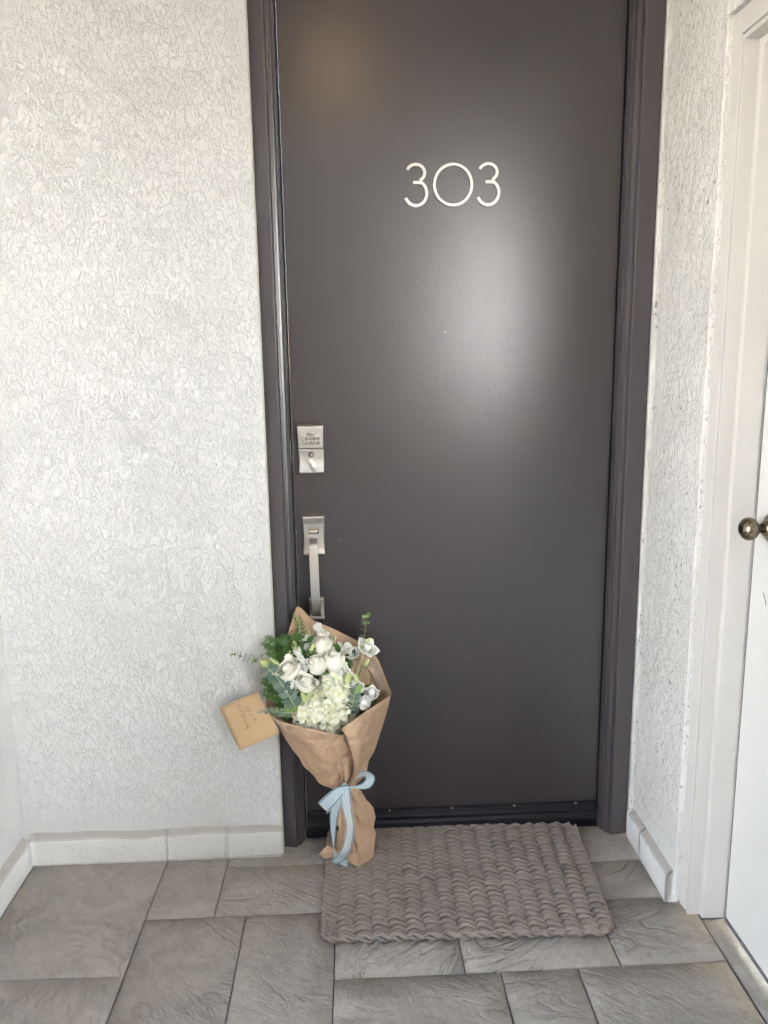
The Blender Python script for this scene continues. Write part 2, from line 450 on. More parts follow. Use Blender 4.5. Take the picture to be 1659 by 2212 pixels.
# stamped concrete slabs; joint lines measured on the floor, x0,x1,y0,y1
Y0 = .05
J = .0025
tiles = [
 (-.80, -.409, -.529, Y0 - .1), (-1.2, -.409, -.86, -.529), (-.409, -.228, -.341, Y0 - .1), (-.228, .35, -.1375, Y0),
 (-.228, .35, -.341, -.1375), (-.409, -.1425, -.90, -.341), (-.1425, .0965, -.80, -.341), (.0965, .411, -.5727, -.341),
 (.411, .79, -.5727, -.341), (.35, .66, -.341, Y0), (.66, 1.02, -.180, Y0), (.66, 1.052, -.341, -.180),
 (.79, 1.052, -.5727, -.341), (.0965, .4965, -.86, -.5727), (.4965, .683, -.78, -.5727), (.683, 1.050, -.90, -.5727),
 (1.052, 1.115, -.95, Y0 - .48), (-1.2, -.80, -.529, Y0 - .1),
]
y = -.86
rows = [(-1.2, -.6, -1.25, -.86), (-.6, -.1425, -1.25, -.90), (-.1425, .0965, -1.25, -.80), (.0965, .4965, -1.25, -.86),
        (.4965, .683, -1.25, -.78), (.683, 1.115, -1.25, -.90)]
tiles += rows
for xx in np.arange(-4.4, 4.4, .55):
    tiles += [(xx, xx + .55, -1.72, -1.25)]
for k_, yy in enumerate(np.arange(-3.5, -1.8, .445)):
    for xx in np.arange(-4.4, 4.4, .55): tiles += [(xx + .2 * (k_ % 2) , xx + .55 + .2 * (k_ % 2), yy, yy + .445)]
tiles += [(-4.4, -1.2, -1.25, -.86)] if False else []
rr = random.Random(3)
for i, (x0, x1, y0, y1) in enumerate(tiles):
    if y1 > 0: y1 = Y0
    nx = max(2, int((x1 - x0) / .05)); ny = max(2, int((y1 - y0) / .05))
    if y1 < -1.: nx = ny = 2
    dz = rr.uniform(-.0006, .0006)
    jj = J * rr.uniform(.8, 1.2) * .5
    a0, a1, b0, b1 = x0 + jj, x1 - jj, y0 + jj, y1 - jj
    X = np.concatenate([[a0], np.linspace(a0 + .0022, a1 - .0022, nx), [a1]]); Yv = np.concatenate([[b0], np.linspace(b0 + .0022, b1 - .0022, ny), [b1]])
    G = np.zeros((len(Yv), len(X), 3)); G[..., 0] = X[None]; G[..., 1] = Yv[:, None]
    G[..., 2] = dz + .0009 * fbm(G[..., 0], G[..., 1], i, 3, 14)
    # hand-cut joints wander a little
    G[..., 0] += .0012 * fbm(G[..., 1], G[..., 0] * 0, 77, 2, 25); G[..., 1] += .0012 * fbm(G[..., 0], G[..., 1] * 0, 78, 2, 25)
    G[0, :, 2] = G[-1, :, 2] = G[:, 0, 2] = G[:, -1, 2] = -.0030
    V, F = grid(G)
    n0 = len(V); per = [(0, j) for j in range(len(X))] + [(i2, len(X) - 1) for i2 in range(1, len(Yv))] + [(len(Yv) - 1, j) for j in range(len(X) - 2, -1, -1)] + [(i2, 0) for i2 in range(len(Yv) - 2, 0, -1)]
    idx = [a * len(X) + b for a, b in per]
    V = np.vstack([V, V[idx] * (1, 1, 0) + (0, 0, -.012)])
    for q in range(len(idx)):
        q2 = (q + 1) % len(idx); F.append((idx[q], n0 + q, n0 + q2, idx[q2]))
    # origin at the slab's own middle
    o = obj('paving_stone', V, F, M['floor'], slab if i else slab, smooth=True, at=((x0 + x1) / 2, (y0 + y1) / 2, 0))

# back wall left of the door, left wall, side wall right of the door, upper wall, ceiling
def wallgrid(fn, nu, nv):
    G = np.array([[fn(u, v) for u in np.linspace(0, 1, nu)] for v in np.linspace(0, 1, nv)]); return grid(G)
wl = root('wall', (-.45, -.07, 0), 'white textured stucco wall behind the gift card, left of the dark door', 'wall')
V, F = box(-.828, -.0665, -.072, .20, .06, CEIL)
obj('stucco_face', V, F, M['stucco'], wl, bevel=.004)
wl2 = root('wall', (-.84, -.6, 0), 'short stretch of stucco wall turning the corner at the far left edge', 'wall')
obj('stucco_face', *box(-1.05, -.822, -1.35, .20, .06, CEIL), M['stucco'], wl2, bevel=.004)
wr = root('wall', (1.03, -.2, 0), 'narrow strip of pitted stucco wall between the dark door frame and the white side door', 'wall')
obj('stucco_face', *join(box(.9905, 1.32, -.064, .20, .02, CEIL)), M['stucco_side'], wr, bevel=.006)
obj('stucco_side_face', *box(1.002, 1.30, -.372, -.0645, .02, CEIL - .003), M['stucco_side'], wr, bevel=.006)
V, F = join(box(1.004, 1.297, -1.52, -.372, 2.165, CEIL - .006), box(1.004, 1.30, -1.80, -1.52, .0, CEIL - .006))
obj('stucco_overhead', V, F, M['stucco_side'], wr)
# head of the wall over the tall door
obj('stucco_header', *box(-.064, .9895, -.070, .20, TOP + .09, CEIL - .002), M['stucco'], wl)

def skirting(parent, pts, seed, z1=.098):
    """rounded cement skirting along a polyline pts [(x, y)], normal given to the right-hand side"""
    r = np.random.default_rng(seed)
    p = np.array(pts, float); d = p[-1] - p[0]; L = np.linalg.norm(d); d /= L; nrm = np.array([d[1], -d[0]])
    prof = [(0, 0), (.0015, .010), (.002, .04), (.002, .070), (0, .077), (-.005, .082), (-.012, .087), (-.020, .092), (-.030, .098), (-.034, .098), (-.034, 0)]
    n_ = max(6, int(L / .012)); G = []
    for i in range(n_ + 1):
        s = i / n_ * L; row = []
        for k, (o_, z) in enumerate(prof):
            wob = .0022 * fbm(np.array(s), np.array(z), seed, 3, 30) * (0 if k in (0, 9, 10) else 1)
            end = 0 if 0 < i < n_ else -.0007
            q = p[0] + d * s + nrm * (o_ + wob + end)
            zz = z * (z1 / .098) + (0.003 * fbm(np.array(s), np.array(0.), seed + 1, 2, 25) if 3 < k < 10 else 0)
            row.append((q[0], q[1], zz))
        G.append(row)
    V, F = grid(np.array(G))
    k = len(prof); F += [tuple(range(k)), tuple(range(len(V) - k, len(V)))[::-1]]
    return obj('skirting_block', V, F, M['skirting'], parent, smooth=True, at=(p[0][0], p[0][1], 0))
jt = .0005
skirting(wl, [(-.800, -.093), (-.405 - jt, -.0915)], 1)
skirting(wl, [(-.405 + jt, -.0915), (-.229 - jt, -.090)], 2)
skirting(wl, [(-.229 + jt, -.090), (-.0640, -.087)], 3)
skirting(wl2, [(-.800, -1.35), (-.800, -.094)][::1], 4)
skirting(wr, [(.9845, -.0665), (.9845, -.1745)], 6, .104)
skirting(wr, [(.9845, -.1749), (.9835, -.362)], 7, .100)
# loose mortar where skirting meets floor
V, F = tube([(x, -.0935 + .001 * math.sin(x * 90), .001) for x in np.linspace(-.79, -.07, 90)], [.0018 + .0012 * abs(math.sin(i * 1.7) * math.sin(i * .37)) for i in range(90)], 5)
obj('caulk_bead', V, F, M['skirting'], wl)
V, F = tube([(-.0655 + .0004 * math.sin(z * 60), -.0712, z) for z in np.linspace(.09, TOP, 300)], [.0014 + .0010 * abs(math.sin(i * 1.3) * math.sin(i * .21)) for i in range(300)], 5)
obj('caulk_bead', V, F, M['caulk'], wl)
cl = obj('ceiling', *box(-4.5, 4.5, -3.2, .2, CEIL, CEIL + .25), M['ceiling']); tag(cl, kind='structure')

# rest of the landing, unseen; back wall's gap shaped for the door's sheen
bw = root('wall', (0, -3.45, 0), 'unseen stucco wall across the landing behind the camera, its open gap shaped for the sheen on the door', 'wall')
OPX0, OPX1 = 1.16, 1.92
obj('stucco_face', *join(box(-2.15, OPX0, -3.62, -3.45, 0, 2.80), box(OPX1, 2.25, -3.622, -3.452, 0, 2.80), box(OPX0, OPX1, -3.61, -3.46, 2.46, 2.798)), M['far_tan'], bw)
obj('parapet', *box(-4.5, -2.15, -3.55, -3.45, 0, .12), M['stucco'], bw)
obj('parapet', *box(2.25, 4.5, -3.551, -3.451, 0, .12), M['stucco'], bw)
obj('parapet', *box(OPX0, OPX1, -3.56, -3.46, 0, 1.24), M['stucco'], bw)
lw = root('wall', (-2.5, .05, 0), 'stucco wall of the neighbouring flat further along the landing', 'wall')
obj('stucco_face', *box(-4.5, -1.051, -1.352, .2, 0, CEIL), M['stucco'], lw)
rw = root('wall', (2.5, .05, 0), 'stucco wall past the white side door further along the landing', 'wall')
obj('stucco_face', *box(1.301, 4.5, -1.802, -1.6, 0, CEIL), M['stucco'], rw)
# building opposite
fb = root('apartment_building', (0, -16, -6), 'white sunlit apartment building across the courtyard', 'building')
obj('facade', *box(2.0, 30, -26, -16, .3, 7.5), M['far_white'], fb)
obj('lower_facade', *box(2.0, 30, -26, -16.01, -6, .3), M['far_tan'], fb)
obj('roof', *box(1.8, 30.4, -26.4, -15.8, 7.5, 7.7), M['far_tan'], fb)
fb2 = root('apartment_building', (-20, -19, -6), 'lower white building across the courtyard further left', 'building')
obj('facade', *box(-40, 1.5, -28, -19, 1.9, 6.4), M['far_white'], fb2)
obj('lower_facade', *box(-40, 1.5, -28, -19.01, -6, 1.9), M['far_tan'], fb2)

# ceiling lamp whose warm glow shows in the door
LX, LY = .136, -1.45
lp = root('ceiling_lamp', (LX, LY, CEIL), 'round flush ceiling lamp with a warm glowing diffuser', 'lamp')
V, F = lathe([(0, .11), (-.02, .11), (-.025, .105)], (LX, LY, CEIL), 'z', 32)
obj('lamp_base', V, F, M['nickel'], lp)
mt, n_, b_, o_ = new_mat('lit diffuser'); b_.inputs['Base Color'].default_value = (.9, .8, .6, 1)
b_.inputs['Emission Color'].default_value = (1., .62, .28, 1); b_.inputs['Emission Strength'].default_value = .8
V, F = lathe([(-.025, .085), (-.045, .08), (-.062, .06), (-.070, .03), (-.072, .005)], (LX, LY, CEIL), 'z', 32)
obj('diffuser', V, F, mt, lp, smooth=True)

# ------------------------------------------------------------------ DOOR FRAME
fr = root('dark_door_surround', (.455, -.03, 0), 'dark charcoal moulded frame round the tall front door', 'door frame')
def jamb(sgn, x_in, outer, z0):
    o = [( .0, .05), (.0, .002)] if False else []
    pr = [(.0035, .07), (.0035, -.030), (.0045, -.0325), (.0095, -.0325), (.0105, -.036), (.0105, -.044), (.0115, -.0460),
          (.0165, -.0475), (.0168, -.0515), (.0222, -.0525), (.0226, -.0500), (.0238, -.0500), (.0242, -.0590), (.0262, -.0612), (.0290, -.0615),
          (outer - .002, -.0560), (outer, -.054), (outer, .07)]
    pr = [(x_in + sgn * a, b) for a, b in pr]
    if sgn > 0: pr = pr[::-1]
    return extrude_profile(pr, 'z', z0, TOP + .08)
obj('jamb_moulding', *jamb(-1, 0, .0655, .004), M['frame'], fr)
obj('jamb_moulding', *jamb(1, .91, .0775, .004), M['frame'], fr)
obj('head_moulding', *box(.0035 - .0, .9065, -.058, .07, TOP + .004, TOP + .07), M['frame'], fr)
# cracked glossy caulk line along the moulding
for sgn, xi in ((-1, 0), (1, .91)):
    zz = np.linspace(.02, TOP, 420); rg = np.random.default_rng(9 + sgn)
    V, F = tube([(xi + sgn * (.0195 + .0004 * math.sin(z * 17)), -.0522, z) for z in zz], .0004 + .0006 * rg.random(420) ** 2, 5)
    obj('paint_bead', V, F, M['frame'], fr, smooth=True)
# strike plate and weatherstrip in the gap
obj('weatherstrip', *box(-.0035, .0, .004, .02, .02, TOP), M['void'], fr)
obj('weatherstrip', *box(.91, .9135, .004, .02, .02, TOP), M['void'], fr)
obj('strike_plate', *box(-.0036, -.0030, -.010, .0, 1.165, 1.235), M['nickel'], fr)
# threshold
th = root('door_threshold', (.455, -.03, 0), 'black metal threshold under the dark door', 'threshold')
pr = [(.06, -.005), (-.010, -.005), (-.010, .006), (-.008, .0085), (-.005, .0095), (-.003, .018), (.0, .0205), (.06, .0205)]
V, F = extrude_profile(pr, 'x', -.002, .912)
obj('threshold_bar', V, F, M['bronze'], th, bevel=.0015)
# ------------------------------------------------------------------ FRONT DOOR
dr = root('front_door', (0, .0, .03), 'tall dark charcoal front door with metal number 303 and satin nickel locks', 'door')
obj('door_leaf', *box(.0015, .9085, 0, .045, .03, TOP), M['door'], dr, bevel=.0015)
# bottom sweep: flat flange with screws, rounded rubber bulb and fins
pr = [(-.001, .0855), (-.004, .0855), (-.004, .0765), (-.0065, .074)]
for k in range(9):
    a = -PI / 2 + PI * k / 8 * .0 ; t = k / 8
    pr.append((-.0065 - .010 * math.sin(PI * t), .074 - .024 * t))
pr += [(-.0065, .048), (-.011, .044), (-.013, .036), (-.010, .031), (-.012, .025), (-.004, .022), (-.001, .0225)]
V, F = extrude_profile(pr, 'x', .003, .907)
sw = obj('door_sweep', V, F, M['black'], dr, smooth=False, bevel=.0006, seg=1)
for x_ in (.0645, .259, .4536, .6488, .8425):
    V, F = lathe([(0, .0042), (-.0012, .0042), (-.0024, .0028), (-.0026, .001)], (x_, -.004, .0795), 'y', 14)
    obj('screw', V, F, M['screw'], sw)

# numbers: flat metal strokes swept along arcs
def flat_stroke(path, wdt, y0, y1):
    path = np.array(path, float); T = np.gradient(path, axis=0); T /= np.linalg.norm(T, axis=1)[:, None]
    nn = np.stack([-T[:, 1], T[:, 0]], 1)
    A = path + nn * wdt / 2; B = path - nn * wdt / 2
    V = []
    for a, b in zip(A, B): V += [(a[0], y1, a[1]), (b[0], y1, b[1]), (b[0], y0, b[1]), (a[0], y0, a[1])]
    F = []
    for i in range(len(path) - 1):
        for k in range(4):
            F.append((4 * i + k, 4 * i + (k + 1) % 4, 4 * i + 4 + (k + 1) % 4, 4 * i + 4 + k))
    F += [(0, 3, 2, 1), tuple(4 * (len(path) - 1) + k for k in range(4))]
    return V, F
def arc(cx, cz, rx, rz, a0, a1, n=40):
    a = np.radians(np.linspace(a0, a1, n)); return np.stack([cx + rx * np.cos(a), cz + rz * np.sin(a)], 1)
hn = root.__call__ if False else None
num = obj('house_number', *flat_stroke(np.vstack([arc(.4545, 1.9052, .0500, .0512, 0, 360, 97)]), .0076, -.0065, -.0005), M['digit'], dr, bevel=.0007)
num['label'] = 'round zero of the number 303'
for x_, z_ in ((.3555, 1.9045), (.5490, 1.9052)):
    # upper bowl, middle bar, lower bowl of a 3
    up = arc(x_ - .0005, z_ + .0310, .0238, .0208, 158, -62, 40)
    lo = arc(x_ - .0005, z_ - .0205, .0290, .0310, 62, -158, 48)
    bar = np.array([[x_ - .0075, z_ + .0065], [x_ + .004, z_ + .0068], [x_ + .0125, z_ + .0082]])
    bar2 = np.array([[x_ + .0, z_ + .0066], [x_ + .008, z_ + .0065], [x_ + .0135, z_ + .0052]])
    a_, b_2 = flat_stroke(up, .0075, -.0065, -.0005), flat_stroke(lo, .0075, -.0066, -.0005)
    c_ = flat_stroke(bar, .0074, -.0064, -.0005); d_ = flat_stroke(bar2, .0070, -.0063, -.0005)
    o = obj('house_number', *join(a_, b_2, c_, d_), M['digit'], dr)
    o['label'] = 'digit three of the number 303'

# lettering turned into meshes
def text_mesh(txt, size, mat, depth=.0002):
    cu_ = bpy.data.curves.new('t', 'FONT'); cu_.body = txt; cu_.size = size; cu_.align_x = 'CENTER'; cu_.align_y = 'CENTER'; cu_.extrude = depth
    to = bpy.data.objects.new('t', cu_); sc.collection.objects.link(to)
    dg = bpy.context.evaluated_depsgraph_get(); me = bpy.data.meshes.new_from_object(to.evaluated_get(dg))
    bpy.data.objects.remove(to); me.materials.clear(); me.materials.append(mat); return me

# keypad lock -------------------------------------------------
kx0, kx1 = .0180, .0890
upr = [(.0, 1.2775), (-.016, 1.2775), (-.023, 1.2765), (-.0275, 1.2735), (-.0290, 1.2695), (-.0285, 1.2640), (-.0270, 1.2440), (-.0255, 1.2240),
       (-.0250, 1.2140), (-.0235, 1.2110), (.0, 1.2110)]
def tapered(prof, x0, x1, fn, mat, name, parent, **kw):
    k = len(prof); V = [(x0 + fn(z), y_, z) for y_, z in prof] + [(x1 - fn(z), y_, z) for y_, z in prof]
    F = [(i, (i + 1) % k, k + (i + 1) % k, k + i) for i in range(k)] + [tuple(range(k))[::-1], tuple(range(k, 2 * k))]
    return obj(name, V, F, mat, parent, **kw)
lk = tapered(upr, kx0, kx1, lambda z: .0012 if z < 1.25 else .0, M['nickel'], 'keypad_lock', dr, bevel=.0012)
lk['label'] = 'rectangular satin nickel keypad deadbolt'
lpr = [(.0, 1.2095), (-.020, 1.2095), (-.0215, 1.2080), (-.0205, 1.2000), (-.0190, 1.1880), (-.0185, 1.1760), (-.0200, 1.1640), (-.0235, 1.1530), (-.0265, 1.1470), (-.0265, 1.1430), (-.0235, 1.1395), (.0, 1.1385)]
tapered(lpr, kx0 + .001, kx1 + .001, lambda z: .0018 * math.sin(min(1, max(0, (1.21 - z) / .07)) * PI), M['nickel'], 'lock_cover', lk, bevel=.001)
def keyface(z): return -.0270 - (z - 1.2440) * .075
kz = [1.2395, 1.2270]
for i in range(10):
    x_ = .0342 + (i % 5) * .01010 + (.0003 if i > 4 else 0); z_ = kz[i // 5]; yk = keyface(z_)
    b = obj('key', *box(x_ - .0040, x_ + .0040, yk - .0014, yk + .002, z_ - .0050, z_ + .0050), M['nickel_bright'], lk, bevel=.0008)
    kr = obj('key_gap', *box(x_ - .0049, x_ + .0049, yk - .0002, yk + .0018, z_ - .0060, z_ + .0060), M['key_ink'], lk)
    me = text_mesh('1234567890'[i], .0096, M['key_ink'])
    t = bpy.data.objects.new('key_digit', me); C.objects.link(t); t.parent = lk
    t.location = np.array((x_, yk - .0016, z_)) - ORG[lk]; t.rotation_euler = (PI / 2, 0, 0)
ye = keyface(1.2518)
obj('key_gap', *box(.0430, .0657, ye - .0002, ye + .0018, 1.2473, 1.2563), M['key_ink'], lk)
obj('enter_key', *box(.0437, .0650, ye - .0014, ye + .002, 1.2480, 1.2556), M['nickel_bright'], lk, bevel=.0008)
t = bpy.data.objects.new('key_lettering', text_mesh('SCHLAGE', .0032, M['key_ink'])); C.objects.link(t); t.parent = lk
t.location = np.array((.0543, ye - .0016, 1.2518)) - ORG[lk]; t.rotation_euler = (PI / 2, 0, 0)
V, F = lathe([(0, .0082), (-.0045, .0082), (-.006, .0074), (-.0062, .0005)], (.0548, -.0178, 1.1932), 'y', 24)
obj('key_cylinder', V, F, M['dark_metal'], lk, smooth=False)
V, F = lathe([(0, .0045), (-.0008, .0043), (-.001, .0005)], (.0560, -.0240, 1.1925), 'y', 18)
obj('keyhole_plug', V, F, M['nickel'], lk)
obj('keyhole', *box(.0560, .0600, -.0257, -.0247, 1.1916, 1.1932), M['void'], lk)
V, F = box(-.0046, .0046, -.017, 0, -.0190, .0190)
V = [(x * (1.25 - abs(z) * 14), y_ * (1.0 - 8 * abs(z) * .5) if y_ < -.01 else y_, z) for x, y_, z in V]
# oblong turn lever, tilted
ca, sa = math.cos(R(27)), math.sin(R(27))
L_ = []
for z_ in np.linspace(-.019, .019, 9):
    wv = .0036 + .0018 * (1 - (z_ / .019) ** 2); dp = .012 + .004 * (1 - (z_ / .019) ** 2)
    for xq, yq in ((-wv, .0), (-wv, -dp), (-wv * .6, -dp - .002), (wv * .6, -dp - .002), (wv, -dp), (wv, 0)):
        L_.append((.0562 + xq * ca - z_ * -sa * -1, -.0195 + yq, 1.1625 + z_ * ca + xq * sa))
G = np.array(L_).reshape(9, 6, 3); V, F = grid(G, True); F += [tuple(range(6))[::-1], tuple(range(48, 54))]
obj('turn_lever', V, F, M['nickel_bright'], lk, bevel=.0008)
V, F = lathe([(0, .0105), (-.004, .0098), (-.005, .003)], (.0562, -.0180, 1.1625), 'y', 24); obj('lever_collar', V, F, M['nickel'], lk)

# handleset --------------------------------------------------
hpr = [(.0, 1.0185), (-.012, 1.0185), (-.0195, 1.0165), (-.0215, 1.0130), (-.0200, 1.0080), (-.0150, .9960), (-.0120, .9800), (-.0110, .9600), (-.0110, .9400), (-.0120, .9200), (-.0150, .9090), (-.0150, .9050), (-.0125, .9025), (.0, .9020)]
def densify(p, n=3):
    out = []
    for i in range(len(p) - 1):
        for k in range(n): out.append(tuple(np.array(p[i]) * (1 - k / n) + np.array(p[i + 1]) * k / n))
    return out + [p[-1]]
hs = tapered(densify(hpr), .0225, .0842, lambda z: .0030 * math.sin(min(1, max(0, (1.018 - z) / .116)) * PI), M['nickel'], 'handle_set', dr, bevel=.0008, seg=1)
hs['label'] = 'satin nickel grip handle with thumb latch'
# thumb latch
V, F = [], []
TL = []
for t in np.linspace(0, 1, 8):
    wv = .0150 - .0045 * t; yy = -.0150 - .012 * math.sin(t * PI * .62); zz = .9865 - .017 * t
    TL.append([(.0535 - wv, yy, zz), (.0535 + wv, yy, zz), (.0535 + wv, yy + .0025, zz - .001), (.0535 - wv, yy + .0025, zz - .001)])
V, F = grid(np.array(TL), True); F += [(3, 2, 1, 0), (28, 29, 30, 31)]
obj('thumb_latch', V, F, M['nickel_bright'], hs, bevel=.0006)
obj('latch_recess', *box(.0392, .0678, -.0124, -.0110, .9640, .9900), M['dark_metal'], hs)
# grip: leaves the plate, runs down, returns into the lower rosette
gp = smooth_path([(-.008, .948), (-.030, .949), (-.0560, .944), (-.0605, .930), (-.0630, .890), (-.0650, .840), (-.0620, .790), (-.0560, .752), (-.0460, .7345), (-.008, .7280)], 46)
Tn = np.gradient(gp, axis=0); Tn /= np.linalg.norm(Tn, axis=1)[:, None]; nn = np.stack([-Tn[:, 1], Tn[:, 0]], 1)
GG = []
for i, (q, nv) in enumerate(zip(gp, nn)):
    t = i / 45; hw = .0122 + .0006 * t; xc = .0530 + .0035 * t; th_ = .0050
    a = q + nv * th_; b = q - nv * th_
    GG.append([(xc - hw, a[0], a[1]), (xc + hw, a[0], a[1]), (xc + hw, b[0], b[1]), (xc - hw, b[0], b[1])])
V, F = grid(np.array(GG), True); F += [(3, 2, 1, 0), tuple(len(V) - 4 + k for k in range(4))]
obj('grip', V, F, M['nickel'], hs, bevel=.0012)
rp = densify([(.0, .7735), (-.009, .7735), (-.0140, .7715), (-.0150, .7680), (-.0120, .7600), (-.0095, .7440), (-.0095, .7260), (-.0115, .7120), (-.0110, .7080), (-.0085, .7065), (.0, .7065)], 2)
tapered(rp, .0335, .0770, lambda z: .0012 * math.sin(min(1, max(0, (.7735 - z) / .067)) * PI), M['nickel'], 'lower_rosette', hs, bevel=.0007, seg=1)

# ------------------------------------------------------------------ WHITE SIDE DOOR (in the right-hand wall)
sf = root('white_door_surround', (1.06, -.9, 0), 'white painted casing and jamb round the side door at the right edge', 'door frame')
ZC = 2.112
def casing_side(y_out, y_in, z1):      # profile in (x, y) extruded up
    s = 1 if y_out > y_in else -1
    pr = [(1.05, y_out), (1.0165, y_out), (1.0150, y_out - s * .002), (1.0165, y_out - s * .018), (1.0150, y_out - s * .024), (1.0170, y_out - s * .046), (1.0190, y_out - s * .0500), (1.05, y_out - s * .0500)]
    return extrude_profile(pr, 'z', .012, z1)
obj('casing', *casing_side(-.358, -.409, 2.1635), M['white_paint'], sf, bevel=.0008)
obj('casing', *casing_side(-1.512, -1.46, 2.1635), M['white_paint'], sf, bevel=.0008)
obj('casing', *box(1.0160, 1.05, -1.461, -.4085, ZC + .001, 2.1635), M['white_paint'], sf, bevel=.0015)
obj('jamb', *box(1.0200, 1.17, -.4190, -.4082, .005, ZC), M['white_paint'], sf, bevel=.0012)
obj('jamb', *box(1.0200, 1.17, -1.461, -1.450, .005, ZC), M['white_paint'], sf)
obj('jamb', *box(1.0200, 1.17, -1.450, -.4192, ZC - .011, ZC), M['white_paint'], sf)
obj('door_stop', *box(1.0500, 1.108, -.4370, -.4192, .006, ZC - .0112), M['white_paint'], sf, bevel=.003)
obj('door_stop', *box(1.0500, 1.108, -1.4498, -.4371, ZC - .029, ZC - .0112), M['white_paint'], sf, bevel=.003)
obj('gap_shadow_strip', *box(1.112, 1.16, -.4420, -.4372, .004, ZC - .03), M['void'], sf)
sdv = root('side_door', (1.11, -.44, 0), 'white painted side door with an antique brass knob at the right edge', 'door')
obj('door_leaf', *box(1.1100, 1.150, -1.446, -.4415, .012, ZC - .033), M['side_door'], sdv, bevel=.0025)
obj('door_sweep', *box(1.1068, 1.1098, -1.445, -.4450, .004, .0125), M['joint'], sdv)
kc = (1.11, -.513, 1.060)
V, F = lathe([(0, .0335), (-.004, .0335), (-.0065, .031), (-.009, .026), (-.0105, .018), (-.020, .016), (-.021, .012)], kc, 'x', 40)
kn = obj('door_knob', V, F, M['antique'], sdv, smooth=True)
V, F = lathe([(-.018, .0108), (-.034, .0108), (-.037, .016), (-.042, .0225), (-.049, .0262), (-.057, .0262), (-.064, .0235), (-.0695, .018), (-.0725, .0115), (-.0728, .0112), (-.0712, .0100), (-.0705, .001)], kc, 'x', 40)
obj('knob_ball', V, F, M['antique'], kn, smooth=True)
V, F = lathe([(-.0706, .0098), (-.0716, .0085), (-.0718, .001)], kc, 'x', 30)
obj('knob_lock_button', V, F, M['dark_metal'], kn)
obj('scuff_mark', *tube([(1.1098, -.497, .905), (1.1098, -.504, .897), (1.1098, -.510, .889), (1.1098, -.513, .878)], .0009, 5), M['key_ink'], sdv)

# ------------------------------------------------------------------ ROPE MAT
mat_ = root('rope_doormat', (.44, -.25, 0), 'taupe rope-woven doormat in front of the dark door', 'doormat')
def mx(s, t):       # s 0..1 left-right, t 0..1 back-front
    xl = .0625 - .003 * t; xr_ = .842 - .030 * t; x_ = xl + (xr_ - xl) * s
    yb = .000 - .020 * s; yf = -.462 - .018 * s
    return x_, yb + (yf - yb) * t
NR, NC = 46, 17
def rope(path, strand_r=.0023, off=.0026, pitch=.022, sides=5, ph=0.):
    path = np.asarray(path); T, Nn, B = frames(path)
    s = np.concatenate([[0], np.cumsum(np.linalg.norm(np.diff(path, axis=0), axis=1))])
    out = []
    for k in range(3):
        a = 2 * PI * (s / pitch) + 2 * PI * k / 3 + ph
        q = path + off * (np.cos(a)[:, None] * Nn + np.sin(a)[:, None] * B)
        out.append(tube(q, strand_r, sides))
    return join(*out)
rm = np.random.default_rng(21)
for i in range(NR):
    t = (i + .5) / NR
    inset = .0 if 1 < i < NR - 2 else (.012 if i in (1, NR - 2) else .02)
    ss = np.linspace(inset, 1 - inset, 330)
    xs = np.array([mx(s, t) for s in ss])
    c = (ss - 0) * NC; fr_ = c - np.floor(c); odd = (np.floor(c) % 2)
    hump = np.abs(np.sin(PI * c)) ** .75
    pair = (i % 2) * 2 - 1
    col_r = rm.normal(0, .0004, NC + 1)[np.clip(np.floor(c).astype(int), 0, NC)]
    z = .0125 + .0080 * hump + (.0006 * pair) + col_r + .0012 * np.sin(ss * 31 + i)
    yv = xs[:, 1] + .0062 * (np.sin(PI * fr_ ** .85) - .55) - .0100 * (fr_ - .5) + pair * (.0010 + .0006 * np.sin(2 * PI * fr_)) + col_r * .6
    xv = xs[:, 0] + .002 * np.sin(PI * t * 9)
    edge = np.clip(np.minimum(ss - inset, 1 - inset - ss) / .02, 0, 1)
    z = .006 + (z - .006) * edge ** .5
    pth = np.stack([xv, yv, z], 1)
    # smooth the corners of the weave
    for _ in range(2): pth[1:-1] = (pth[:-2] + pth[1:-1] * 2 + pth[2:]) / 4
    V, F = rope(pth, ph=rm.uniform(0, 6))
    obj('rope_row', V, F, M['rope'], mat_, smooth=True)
# turning loops along the edges
def wavy(e0, e1, n, lift, amp, seed, zz=.012):
    g = []
    for k in range(n + 1):
        s = k / n; p0 = np.array(e0) * (1 - s) + np.array(e1) * s
        d = np.array(e1) - np.array(e0); d /= np.linalg.norm(d); nn_ = np.array([d[1], -d[0]])
        a = s * NC * PI * 2 if lift else s * 23 * PI * 2
        o_ = amp * math.sin(a); g.append((p0[0] + nn_[0] * o_, p0[1] + nn_[1] * o_, zz + .004 * math.cos(a)))
    return g
bl, br_, fl, fr2 = mx(.01, 0), mx(.99, 0), mx(.01, 1), mx(.99, 1)
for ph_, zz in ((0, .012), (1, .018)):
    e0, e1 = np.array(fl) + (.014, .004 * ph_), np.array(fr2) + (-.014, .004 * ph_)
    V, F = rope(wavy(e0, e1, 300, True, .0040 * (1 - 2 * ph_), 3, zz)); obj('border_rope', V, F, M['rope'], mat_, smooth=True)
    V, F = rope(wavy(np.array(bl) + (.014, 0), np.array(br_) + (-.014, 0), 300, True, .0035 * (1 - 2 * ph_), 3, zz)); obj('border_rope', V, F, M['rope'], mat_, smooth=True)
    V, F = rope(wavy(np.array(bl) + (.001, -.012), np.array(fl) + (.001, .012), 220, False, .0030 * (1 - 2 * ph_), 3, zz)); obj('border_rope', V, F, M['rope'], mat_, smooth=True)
    V, F = rope(wavy(np.array(br_) + (-.001, -.012), np.array(fr2) + (-.001, .012), 220, False, .0030 * (1 - 2 * ph_), 3, zz)); obj('border_rope', V, F, M['rope'], mat_, smooth=True)
